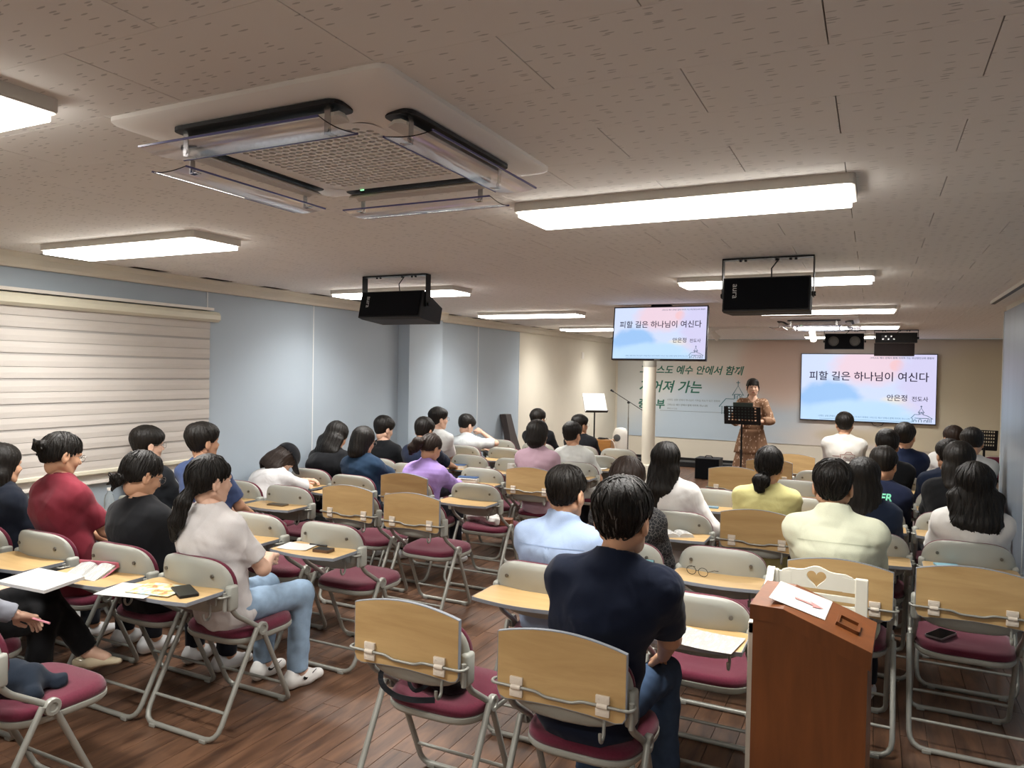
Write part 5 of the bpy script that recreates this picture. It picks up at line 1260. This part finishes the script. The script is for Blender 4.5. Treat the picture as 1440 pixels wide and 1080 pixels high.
def open_book(name, loc, w, h, t, rz, label, cover, page=m_text, tilt=0, cat='book'):
    e = empty(name, loc, rz, label, cat); e.rotation_euler = (tilt, 0, rz); n = 8
    pr = []
    for i in range(-n, n+1):
        x = i/n; pr.append((x*w/2, .004+t*(1-abs(abs(x)-.45)**1.5*1.2)*(1-math.exp(-abs(x)*14))))
    b = MB(); b.extrude([(-w/2-.006, 0)]+[(x*1.03, z-.0025-t*.0) if 0 else (x*1.03, .003) for x, z in (pr[0], pr[-1])]+[(w/2+.006, 0)], lambda a, c, d: (a, d, c), -h/2-.005, h/2+.005); b.build('cover', cover, e)
    b = MB(); b.extrude([(-w/2, .003)]+pr+[(w/2, .003)], lambda a, c, d: (a, d, c), -h/2, h/2); b.build('pages', page, e)
    return e
m_pink = mat('pink_leather', '#c26c7c', .5)
bk = open_book('open_bible', tab('B', -.02, .09, .004), .2, .15, .022, .25, 'open bible with pink cover on the tablet before the black T-shirt', m_pink, m_text, math.radians(16))
MB().box((-.115, -.085, .0), (.115, -.078, .012), .004).build('zip_edge', m_pink, bk); MB().box((-.115, .078, .0), (.115, .085, .03), .004).build('zip_edge', m_pink, bk)
m_pict = NT('leaflet_picture'); mp = m_pict.coords((1, 1, 1)); nz = m_pict.n('ShaderNodeTexNoise', i_Scale=20.0, i_Detail=4.0); m_pict.l(mp, 0, nz, 'Vector')
rp = m_pict.ramp([(.3, lin('#6fa89c')), (.44, lin('#b9c6c4')), (.55, lin('#cbb86a')), (.62, lin('#b8583e')), (.7, lin('#8fb36a'))]); m_pict.l(nz, 'Fac', rp, 'Fac'); m_pict.l(rp, 'Color', m_pict.b, 'Base Color')
sheet('worksheet', tab('A', -.13, .17, .001), .26, .19, .25, 'white sheet under the colourful leaflet on the nearest left tablet', 'paper', m_faint)
sheet('picture_leaflet', tab('A', -.03, .11, .004), .23, .165, .2, 'colourful illustrated leaflet on the nearest left tablet', 'leaflet', m_pict.m, .003)
slab('tablet_computer', tab('A', .09, .10, .0), .22, .15, .009, .35, 'black tablet computer beside the colourful leaflet', 'tablet computer', m_black, m_glass) if False else slab('phone', tab('A', .10, .075, .0), .085, .175, .012, 1.1, 'black phone in case beside the colourful leaflet', 'phone', m_black, m_glass)
nbp = at_z(58, 818, .735); nb = slab('notebook', nbp, .30, .21, .014, .12, 'thick white notebook held over the black trousers at the left edge', 'notebook', mat('notebook_edge', '#d9d8d6', .6), m_faint, .004, .001)
nb.rotation_euler = (.05, .03, .12)
sheet('worksheet', tab('I', -.12, .07), .19, .15, .2, 'white sheet on the tablet with wallet and pen', 'paper', m_faint, curl=.004)
slab('wallet', tab('I', .08, .08), .105, .075, .016, .1, 'brown wallet on the tablet beside a white sheet', 'wallet', mat('brown_leather', '#5c4433', .5), m_black, .008)
p = tab('I', -.03, .0, .006); tag(MB().tube([(-.06, 0, 0), (.06, .01, 0)], .005, 8).build('pen', m_black, None, 60, p), 'black pen on the tablet beside the brown wallet', 'pen')
slab('phone', tab('G', .02, .06), .15, .075, .009, .1, 'brown phone on the empty tablet beside the slumped person', 'phone', mat('bronze', '#6b5a45', .35), m_glass)
sheet('worksheet', tab('E', .0, .1), .2, .15, .1, 'papers on the tablet behind the boy in blue', 'paper', m_faint)
slab('notebook', tab('E', .1, .08, .003), .12, .16, .01, .3, 'dark-edged notebook on the tablet behind the boy in blue', 'notebook', mat('olive_cover', '#5b5340', .6), m_faint, .004, .003)
# pencil case and book
pc = tab('O', -.07, .06, .0); e = empty('pencil_case', pc, .15, 'blue and white pencil case on a tablet in the left block', 'pencil case')
MB().box((-.1, -.045, 0), (.1, .045, .05), .016).build('body', mat('case_white', '#d5d6d8', .7), e, 60); MB().box((-.095, -.04, .048), (.095, .04, .058), .005).build('lid', mat('case_blue', '#34517a', .7), e, 60); MB().tube([(-.1, -.047, .04), (.1, -.047, .04)], .003, 6).build('zip', m_chrome, e)
slab('book', tab('P', -.08, .06), .2, .14, .03, .2, 'blue book on an empty tablet behind the lilac top', 'book', mat('page_white', '#e2e0da', .7), mat('book_blue', '#3f5f8c', .5), .003, -.004)
def mug(loc, label, rz=0):
    e = empty('mug', loc, rz, label, 'mug'); MB().lathe([(.0, 0), (.036, 0), (.04, .004), (.04, .092), (.036, .094), (.035, .01), (0, .008)], seg=24).build('body', m_paper, e, 40)
    MB().tube([(.038, 0, .075), (.065, 0, .075), (.07, 0, .05), (.062, 0, .024), (.038, 0, .022)], .006, 8, fillet=.012).build('handle', m_paper, e, 60); return e
mug(tab('T', .04, .07), 'white mug on the tablet behind the dusty pink top')
mug(tab('AO', -.12, .08), 'white cup at the corner of the tablet by the right wall')
mug(tab('AS', .0, .08), 'small white cup on the far tablet beyond the yellow T-shirt')
sheet('worksheet', tab('Z', .0, .07), .26, .16, .15, 'papers on the empty tablet beyond the boy in white, left of the column', 'paper', m_faint, curl=.008)
sheet('worksheet', tab('Y', .04, .07), .24, .17, -.1, 'sheets on the tablet behind the bowl-cut boy in white', 'paper', m_faint, curl=.01)
open_book('open_booklet', tab('AE', .03, .085), .19, .13, .022, .55, 'small open booklet on the tablet behind the long-haired person in white', m_paper, m_text)
slab('phone', tab('AU', .0, .06), .12, .07, .009, .1, 'blue phone on the tablet between white and yellow tops', 'phone', mat('phone_blue', '#5d7f94', .4), mat('phone_blue_face', '#7fa2b6', .3))
sheet('printed_sheet', tab('AI', .08, .12), .27, .2, -.12, 'printed sheet with red heading on the tablet right of the man in navy', 'paper', m_text, curl=.006)
sheet('handout', tab('AL', .06, .1), .21, .15, -.1, 'printed handout on the tablet by the right wall', 'paper', m_text)
slab('notebook', tab('AL', -.1, .08, .002), .12, .16, .008, .25, 'light blue notebook on the tablet by the right wall', 'notebook', mat('light_blue_cover', '#83b4c4', .6), None, .004)
sheet('worksheet', tab('AQ', -.05, .1), .2, .15, .05, 'white sheet on the tablet behind the navy boy with ear showing', 'paper', m_faint)
e = slab('tablet_computer', tab('AD', .12, .08, .0), .2, .14, .01, .2, 'tablet computer propped behind the patterned blouse', 'tablet computer', m_black, mat('teal_screen', '#63868a', .2)); e.rotation_euler = (.35, 0, .15); e.location.z += .025
# eyeglasses lying on the tablet
e = empty('eyeglasses', tab('AF', -.1, .07, .02), -.3, 'eyeglasses lying on an empty tablet near the lectern', 'eyeglasses')
g = MB()
for q in (-1, 1): g.tube([(q*.034+.027*math.cos(t*PI/8), 0, .003+.022*math.sin(t*PI/8)) for t in range(16)], .0016, 5, closed=True)
g.tube([(-.008, 0, .006), (.008, 0, .006)], .0016, 5); g.build('rims', m_black, e)
for q in (-1, 1): MB().tube([(q*.062, 0, .008), (q*.065, .06, .006), (q*.06, .13, -.012)], .0016, 5).build('temple_arm', m_black, e)
# seat items
c = CHAIRS['AK']; slab('phone', Vector((c[0]-.1, c[1]+.22, .468)), .085, .165, .009, -.5, 'black phone lying on the maroon seat by the right wall', 'phone', mat('silver_rim', '#8f8d8a', .3, .6), m_glass, .012, .003)
c = CHAIRS['N']; s = SDF((-.25, -.2, -.02), (.25, .2, .2), .01)
for a, b_, r in (((-.15, .02, .05), (.0, -.02, .06), .05), ((0, -.02, .06), (.12, -.07, .035), .045), ((-.16, .04, .1), (-.05, .03, .08), .04), ((.02, .02, .07), (.1, .0, .05), .04)): s.cap(a, b_, r, r*.8, .03)
s.cut((0, 0, .0), (0, 0, -1)); v, f = s.mesh(); v = v+vnorm(v, f)*(wob(v, .009, 38, 3)+wob(v, .004, 90, 5))[:, None]; v[:, 2] = np.maximum(v[:, 2], 0)
bo = link('cloth_bundle', vmesh('cloth_bundle', [(v, f, 0)], [cloth('#d6d3cd')]), None, (c[0]-.03, c[1]+.24, .468)); tag(bo, 'crumpled white garment on the empty aisle seat', 'garment')
slab('leather_pouch', Vector((c[0]+.14, c[1]+.25, .468)), .14, .1, .05, .3, 'brown leather pouch beside the crumpled white garment', 'pouch', mat('tan_leather', '#7a4a30', .5), None, .012)
c = CHAIRS['AH']; s = SDF((-.25, -.2, -.02), (.25, .2, .3), .011); s.cap((-.09, .02, .06), (.07, .02, .06), .065, .07, .05, (1, .8, 1)); s.cap((-.1, .0, .04), (.1, -.04, .04), .05, .05, .05); s.cut((0, 0, 0), (0, 0, -1)); v, f = s.mesh(); v = v+vnorm(v, f)*wob(v, .007, 32, 4)[:, None]; v[:, 2] = np.maximum(v[:, 2], 0)
e = link('black_bag', vmesh('black_bag', [(v, f, 0)], [cloth('#131315')]), None, (c[0]-.03, c[1]+.22, .468)); tag(e, 'black fabric bag with dangling straps on the near empty seat', 'bag')
def strap(pts, w, m):
    P = [Vector(p) for p in pts]; Qp = []
    for i in range(len(P)-1):
        a, b_, c_, d_ = P[max(i-1, 0)], P[i], P[i+1], P[min(i+2, len(P)-1)]
        for t in (0, .2, .4, .6, .8): Qp.append(.5*((2*b_)+(c_-a)*t+(2*a-5*b_+4*c_-d_)*t*t+(3*b_-a-3*c_+d_)*t**3))
    Qp.append(P[-1]); rings = []
    for i, p in enumerate(Qp):
        t = (Qp[min(i+1, len(Qp)-1)]-Qp[max(i-1, 0)]).normalized(); sd = t.cross(Vector((.3, -1, .2))).normalized()*w/2; nn = t.cross(sd).normalized()*.0015; rings.append([p+sd+nn, p+sd-nn, p-sd-nn, p-sd+nn])
    return MB().rings(rings)
m_strap = cloth('#26282c')
strap([(-.1, .0, .13), (-.16, -.12, .14), (-.17, -.17, .05), (-.1, -.19, .012), (.0, -.2, .012), (.08, -.16, .012)], .022, m_strap).build('strap', m_strap, e)
strap([(-.06, .0, .15), (-.08, -.1, .06), (-.02, -.14, .02), (.05, -.1, .08), (.06, .0, .15)], .016, m_strap).build('strap', m_strap, e)
c = CHAIRS['BL']; s = SDF((-.25, -.25, -.02), (.25, .3, .4), .011)
for a, b_, r in (((-.12, -.12, .06), (.05, .02, .05), .07), ((-.15, -.15, .2), (-.1, -.05, .08), .06), ((-.05, -.05, .04), (.1, .1, .02), .045), ((.02, .0, .04), (.13, -.02, .02), .04)): s.cap(a, b_, r, r*.8, .04)
s.cut((0, 0, 0), (0, 0, -1)); v, f = s.mesh(); v = v+vnorm(v, f)*(wob(v, .008, 30, 8)+wob(v, .003, 80, 2))[:, None]; v[:, 2] = np.maximum(v[:, 2], 0)
e = link('jacket', vmesh('jacket', [(v, f, 0)], [cloth('#1d2530')]), None, (c[0], c[1]+.2, .468)); tag(e, 'dark navy jacket heaped on the seat in the lower left corner', 'jacket')
sheet('leaflet', tab('BL', .12, .1), .16, .12, .1, 'green-edged leaflet on the tablet in the lower left corner', 'leaflet', mat('green_leaflet', '#9cc09a', .7))
# water bottle
p = tab('E4', -.1, .08); e = empty('water_bottle', p, 0, 'clear water bottle standing on the tablet beside the blind', 'bottle')
m_pet = mat('clear_plastic', '#e4ecee', .08, trans=.85, ior=1.2); MB().lathe([(0, 0), (.03, 0), (.032, .01), (.032, .12), (.026, .15), (.012, .17), (.012, .185)], seg=18).build('bottle', m_pet, e, 60); MB().lathe([(.014, .183), (.014, .2), (.0, .2)], seg=14).build('cap', m_white, e)
pp = tab('NB', .06, -.02); e = empty('snack_box', pp, .1, 'small red and white carton in front of the navy boy on the right', 'box'); MB().box((-.06, -.04, 0), (.06, .04, .09), .003).build('carton', mat('carton_red', '#b3303a', .5), e); MB().box((-.061, -.041, .03), (.0, .041, .065)).build('white_band', m_paper, e)

# ------------------------------------------------------------------ lectern in the foreground
m_lect = wood('lectern_wood', '#6a3c1d', '#804a26', 1.8, (9, 9, 1.1), .33, .02)
lx, ly, lr = -.352, 2.565, math.radians(-2.5)
le = empty('lectern', (lx, ly, 0), lr, 'brown wooden lectern with sloping top in the right foreground', 'lectern')
LW, LD, ZT, ZB, XF = .362, .33, .998, .905, .1
MB().extrude([(.006, 0), (LW-.008, 0), (LW-.008, ZB-.055), (XF, ZT-.048), (.006, ZT-.048)], lambda a, c_, d: (a, d, c_), .006, LD-.006).build('cabinet', m_lect, le)
cap_ = MB(); cap_.extrude([(-.004, ZT-.05), (XF+.004, ZT-.05), (LW, ZB-.058), (LW+.004, ZB+.0), (XF, ZT), (-.004, ZT)], lambda a, c_, d: (a, d, c_), 0, LD); cap_.build('sloping_top', m_lect, le)
sl = (ZB-ZT)/(LW-XF); ang = math.atan(-sl)
def slope(x, y, h=0): return Vector((x+h*math.sin(ang), y, ZT+sl*(x-XF)+h*math.cos(ang)))
tr_ = MB(); cx_, cy_ = .285, .15
for a, b_, h0, h1 in (((-.035, -.05), (.035, -.042), 0, .012), ((-.035, .042), (.035, .05), 0, .012), ((-.035, -.05), (-.027, .05), 0, .012), ((.027, -.05), (.035, .05), 0, .012)):
    q = [slope(cx_+a[0], cy_+a[1]), slope(cx_+b_[0], cy_+a[1]), slope(cx_+b_[0], cy_+b_[1]), slope(cx_+a[0], cy_+b_[1])]; n_ = Vector((math.sin(ang), 0, math.cos(ang))); tr_.rings([[p+n_*h0 for p in q], [p+n_*h1 for p in q]])
tro = tr_.build('tray_rim', m_lect, le); q = [slope(cx_-.027, cy_-.042, .001), slope(cx_+.027, cy_-.042, .001), slope(cx_+.027, cy_+.042, .001), slope(cx_-.027, cy_+.042, .001)]
MB().rings([q, [p+Vector((0, 0, .0008)) for p in q]]).build('tray_floor', wood('tray_wood', '#5a3216', '#74451f', 2, (9, 9, 1), .4), tro)
# paper sign: outline measured on the sloping top
LM = Matrix.Translation((lx, ly, 0)) @ Matrix.Rotation(lr, 4, 'Z'); LI = LM.inverted(); n_ = Vector((math.sin(ang), 0, math.cos(ang)))
def on_slope(u, v, h=.003):
    o = LI @ Vector((0, 0, CAM_H)); d = LI.to_3x3() @ ray(u, v); p0 = slope(XF, 0, h); t = (p0-o).dot(n_)/d.dot(n_); return o+d*t
sg = empty('paper_sign', (lx, ly, 0), lr, 'white paper sign with pink arrow lying on the lectern', 'sign')
qd = [on_slope(1098, 817), on_slope(1081, 840), on_slope(1160, 872), on_slope(1171, 846)]; MB().rings([[p-n_*.0015 for p in qd], qd]).build('paper', m_paper, sg)
A0, A1 = on_slope(1118, 840, .0055), on_slope(1158, 856, .0055); dr_ = (A1-A0).normalized(); pv = n_.cross(dr_)
aw = [A0+pv*.008, A0-pv*.008, A1-dr_*.035-pv*.008, A1-dr_*.042-pv*.026, A1, A1-dr_*.042+pv*.026, A1-dr_*.035+pv*.008]; MB().rings([[p-n_*.0004 for p in aw], aw]).build('arrow', mat('pink_ink', '#d58a86', .7), sg)

# ------------------------------------------------------------------ white heart bench behind the lectern
m_bench = mat('bench_white', '#dedbcd', .45, var=.03, vscale=10)
X0, X1, Y0, Y1 = -.412, -.003, 2.93, 3.5
be = empty('white_bench', ((X0+X1)/2, (Y0+Y1)/2, 0), 0, 'small white wooden bench with heart cut-out behind the lectern', 'bench'); bo = Matrix.Translation((-(X0+X1)/2, -(Y0+Y1)/2, 0))
def bp(mb, n, m=m_bench, sm=None): return mb.xf(bo).build(n, m, be, sm)
zt = at_y(1150, 796, Y1).z
for x in (X0, X1-.05): bp(MB().box((x, Y1-.03, 0), (x+.05, Y1, zt-.03), .004), 'back_post')
for x in (X0, X1-.04): bp(MB().box((x, Y0, 0), (x+.035, Y0+.045, zt-.11 if x == X0 else .42), .004), 'front_post')
# top rail with heart hole: outer outline bridged to the heart outline
nn = 64; cxm = (X0+X1)/2; hw = (X1-X0)/2-.05; zc = zt-.05
heart = []
for k in range(nn):
    t = 2*PI*k/nn; heart.append((cxm+.0026*16*math.sin(t)**3*.95, zc+.0026*(13*math.cos(t)-5*math.cos(2*t)-2*math.cos(3*t)-math.cos(4*t))))
outer = []
for hx_, hz_ in heart:
    a = math.atan2(hx_-cxm, hz_-zc); dx_, dz_ = math.sin(a), math.cos(a); s1 = min(.3, hw/abs(dx_) if abs(dx_) > 1e-6 else 99)
    for _ in range(80):
        x_ = dx_*s1; top = zt-.004-.034*min(1, abs(x_)/hw)**1.6+.006*math.cos(x_/hw*PI*2.5); bot = zt-.095
        if zc+dz_*s1 > top or zc+dz_*s1 < bot: s1 *= .97
        else: break
    outer.append((cxm+dx_*s1, zc+dz_*s1))
for c1, c2 in (((-1), 1),):
    pass
rg = [[(x, Y1-.02, z) for x, z in heart], [(x, Y1-.02, z) for x, z in outer], [(x, Y1-.002, z) for x, z in outer], [(x, Y1-.002, z) for x, z in heart], [(x, Y1-.02, z) for x, z in heart]]
bp(MB().rings(rg, False, False), 'heart_rail')
for x in (X0+.05, X1-.05):
    s_ = 1 if x < cxm else -1; bp(MB().extrude([(x, zt-.095), (x+s_*.05, zt-.095), (x+s_*.05, zt-.032), (x, zt-.036)], lambda a, c_, d: (a, d, c_), Y1-.0215, Y1-.0035), 'rail_end')
z = zt-.122; i = 0
while z > .46: bp(MB().box((X0+.05, Y1-.018, z-.018), (X1-.05, Y1-.006, z+.008), .002), 'slat'); z -= .042
z = zt-.16
while z > .1: bp(MB().box((X0+.012, Y0+.045, z-.012), (X0+.022, Y1-.03, z+.012), .002), 'slat'); z -= .036
arm_p = [(Y0, zt-.11), (Y0+.02, zt-.09), (Y0+.06, zt-.085), (Y0+.2, zt-.12), (Y1-.1, zt-.06), (Y1-.05, zt-.03), (Y1-.02, zt-.02), (Y1, zt-.04), (Y1, zt-.15), (Y0, zt-.15)]
bp(MB().extrude(arm_p, lambda a, c_, d: (d, a, c_), X0+.004, X0+.034), 'arm_panel'); bp(MB().box((X0+.02, Y0, .40), (X1-.005, Y1-.02, .425), .004), 'seat')
for zz in (.12, .36): bp(MB().box((X0+.03, Y0+.008, zz), (X1-.03, Y0+.03, zz+.04), .003), 'stretcher')

# ------------------------------------------------------------------ things at the front of the room
def music_stand(u0, v0, u1, v1, Y, label, rz=0, tilt=.25, sheetm=None, holes=True):
    a = at_y(u0, v0, Y); b_ = at_y(u1, v1, Y); W_, H_ = b_.x-a.x, (a.z-b_.z)/math.cos(tilt); zc_ = (a.z+b_.z)/2
    e = empty('music_stand', ((a.x+b_.x)/2, Y, 0), rz, label, 'music stand', 'black music stands'); Rm = Matrix.Translation((0, 0, zc_)) @ Matrix.Rotation(tilt, 4, 'X')
    d = MB(); nx, nz_ = 11, 6; cw, chh = W_/nx, H_/nz_
    for i in range(nx):
        for j in range(nz_):
            x_, z_ = -W_/2+(i+.5)*cw, -H_/2+(j+.5)*chh; o4 = [(-1, -1), (1, -1), (1, 1), (-1, 1)]
            if holes and j > 0 and 0 < i < nx-1: 
                vs_ = [(x_+p*cw/2, 0, z_+q*chh/2) for p, q in o4]+[(x_+p*cw*.26, 0, z_+q*chh*.24) for p, q in o4]; d.add(vs_, [(k, (k+1) % 4, 4+(k+1) % 4, 4+k) for k in range(4)])
            else: d.add([(x_+p*cw/2, 0, z_+q*chh/2) for p, q in o4], [(0, 1, 2, 3)])
    d.box((-W_/2, -.003, -H_/2-.004), (W_/2, .004, -H_/2+.004)); d.box((-W_/2, -.003, H_/2-.006), (W_/2, .004, H_/2)); 
    for s_ in (-1, 1): d.box((s_*W_/2-.004, -.003, -H_/2), (s_*W_/2+.004, .004, H_/2))
    d.xf(Rm).build('desk', m_black, e); MB().box((-W_/2, .0, -H_/2-.004), (W_/2, .06, -H_/2+.002)).xf(Rm).build('ledge', m_black, e)
    MB().tube([(0, -.02, zc_-H_*.35), (0, -.02, .05)], .012, 8).build('pole', m_darkmetal, e, 60); MB().tube([(0, -.02, .75), (0, -.02, .62)], .017, 8).build('collar', m_black, e, 60)
    for k in range(3):
        t = k*2*PI/3+.4; MB().tube([(0, -.02, .12), (.28*math.cos(t), -.02+.28*math.sin(t), .01)], .009, 8).build('leg', m_darkmetal, e)
    return e, Rm, W_, H_
ms, Rm, W_, H_ = music_stand(1019, 571, 1069, 598, 10.4, 'black music stand in front of the speaking person')
ms.rotation_euler.z = 0
e = empty('tablet_case', ms.location, 0, 'dark green tablet case standing on the central music stand', 'tablet computer'); MB().box((-.12, .01, -.06), (.14, .02, H_/2+.055), .004).xf(Rm).build('cover', mat('dark_green_case', '#3d4a46', .6), e)
ms2, Rm2, W2_, H2_ = music_stand(822, 558, 852, 580, 11.0, 'black music stand with sheet music by the cream wall', 0, .55, holes=False); ms2.rotation_euler.z = math.radians(-55)
e = empty('sheet_music', ms2.location, math.radians(-55), 'white sheet music on the left music stand', 'sheet music'); MB().box((-W2_*.5, .004, -H2_/2+.01), (W2_*.5, .007, H2_/2+.06), .001).xf(Rm2).build('page', m_faint, e); e.rotation_euler.z = math.radians(-143)
ms2.rotation_euler.z = math.radians(-143)
ms3, _, _, _ = music_stand(1366, 604, 1402, 634, 9.6, 'black music stand by the far end of the right partition')
# microphone stand
p0, p1, p2 = at_y(863, 551, 11.9), at_y(884, 566, 11.9), at_y(901, 576, 11.9)
e = empty('microphone_stand', (p1.x, 11.9, 0), 0, 'microphone stand with boom arm left of the column', 'microphone stand'); o_ = Vector((p1.x, 11.9, 0))
MB().tube([(0, 0, .05), (0, 0, p1.z-.25)], .011, 8).build('lower_pole', m_chrome, e, 60); MB().tube([(0, 0, p1.z-.3), (0, 0, p1.z)], .008, 8).build('upper_pole', m_chrome, e, 60); MB().tube([p0-o_, p2-o_+Vector((.2, 0, -.11))], .006, 8).build('boom', m_darkmetal, e, 60)
MB().lathe([(0, -.02), (.02, -.02), (.02, .02), (0, .02)], seg=12, axis='Y').xf(Matrix.Translation((0, 0, p1.z))).build('clutch', m_black, e); MB().tube([p0-o_, p0-o_+Vector((-.05, 0, .03))], [.012, .02], 10).build('microphone', m_black, e, 60)
for k in range(3): t = k*2*PI/3; MB().tube([(0, 0, .1), (.3*math.cos(t), .3*math.sin(t), .01)], .008, 8).build('leg', m_darkmetal, e)
# wooden box with gear, white fan, black sub, strip, leaning case
p = at_y(848, 618, 12.2); e = empty('wooden_box', (p.x, 12.2, 0), .1, 'small light brown wooden cabinet below the music stand', 'cabinet'); MB().box((-.17, -.15, 0), (.17, .15, p.z), .004).build('body', wood('box_wood', '#8f6030', '#b07c42', 2, (1, 9, 9), .4), e); MB().box((-.16, -.156, p.z*.55), (.16, -.15, p.z-.03), .003).build('drawer', wood('box_wood', '#8f6030', '#b07c42', 2, (1, 9, 9), .4), e); MB().box((-.16, -.156, .03), (.16, -.15, p.z*.53), .003).build('door', wood('box_wood', '#8f6030', '#b07c42', 2, (1, 9, 9), .4), e)
g = empty('coiled_cable', (p.x, 12.2, p.z), 0, 'black cables and microphone heaped on the wooden cabinet', 'cable'); MB().tube([(.1*math.cos(k*.7)*(1-.02*k), .07*math.sin(k*.7), .01+.004*(k % 5)) for k in range(26)], .007, 6).build('coil', m_black, g, 60); MB().tube([(.12, -.05, .02), (.22, -.1, .0), (.3, -.12, -.25), (.28, -.1, -.45)], .006, 6, fillet=.05).build('lead', m_white, g, 60)
p = at_y(873, 601, 12.6); q_ = at_y(873, 628, 12.6); e = empty('white_fan_heater', (p.x, 12.6, 0), 0, 'rounded white appliance with dark round opening by the wall', 'appliance')
MB().lathe([(.1, 0), (.14, .02), (.15, p.z*.5), (.14, p.z*.85), (.09, p.z*.98), (0, p.z)], seg=28).build('body', m_white, e, 60); MB().lathe([(0, -.155), (.05, -.155), (.062, -.15), (.062, -.1)], seg=20, axis='Y').xf(Matrix.Translation((-.02, 0, p.z*.78))).build('opening', mat('fan_dark', '#5a5c5e', .5), e, 40)
p = at_y(977, 661, 12.6); e = empty('subwoofer', (p.x+.2, 12.75, 0), 0, 'black floor speaker box left of the speaking person', 'speaker'); MB().box((-.2, -.15, 0), (.2, .2, .35), .006).build('cabinet', m_black, e); MB().box((-.19, -.158, .01), (.19, -.15, .34), .003).build('grille', m_grill, e); MB().tube([(-.06, 0, .345), (-.05, 0, .385), (.05, 0, .385), (.06, 0, .345)], .008, 8, fillet=.02).build('handle', m_black, e)
tag(MB().box((-4.3, 14.05, 0), (-1.9, 14.35, .1), .01).build('cable_trunking', m_black), 'long low black cable cover along the front wall', 'cable cover')
q_ = at_y(705, 584, 9.75); e = empty('instrument_case', (XL, 9.75, 0), 0, 'dark brown instrument case leaning against the blue wall', 'instrument case')
cs = MB(); wd_ = [(0, .19), (.35, .2), (.6, .15), (.85, .1), (q_.z+.02, .085)]
rr_ = []
for zz, ww in wd_:
    t = zz/q_.z; rr_.append([(.36-.3*t+a*.05, b_*ww, zz) for a, b_ in ((-1, -1), (1, -1), (1, 1), (-1, 1))])
cs.rings(rr_).build('case_body', mat('case_brown', '#3b3331', .6), e)
MB().box((.33, -.02, .5), (.36, .02, .62), .004).build('handle', m_black, e)
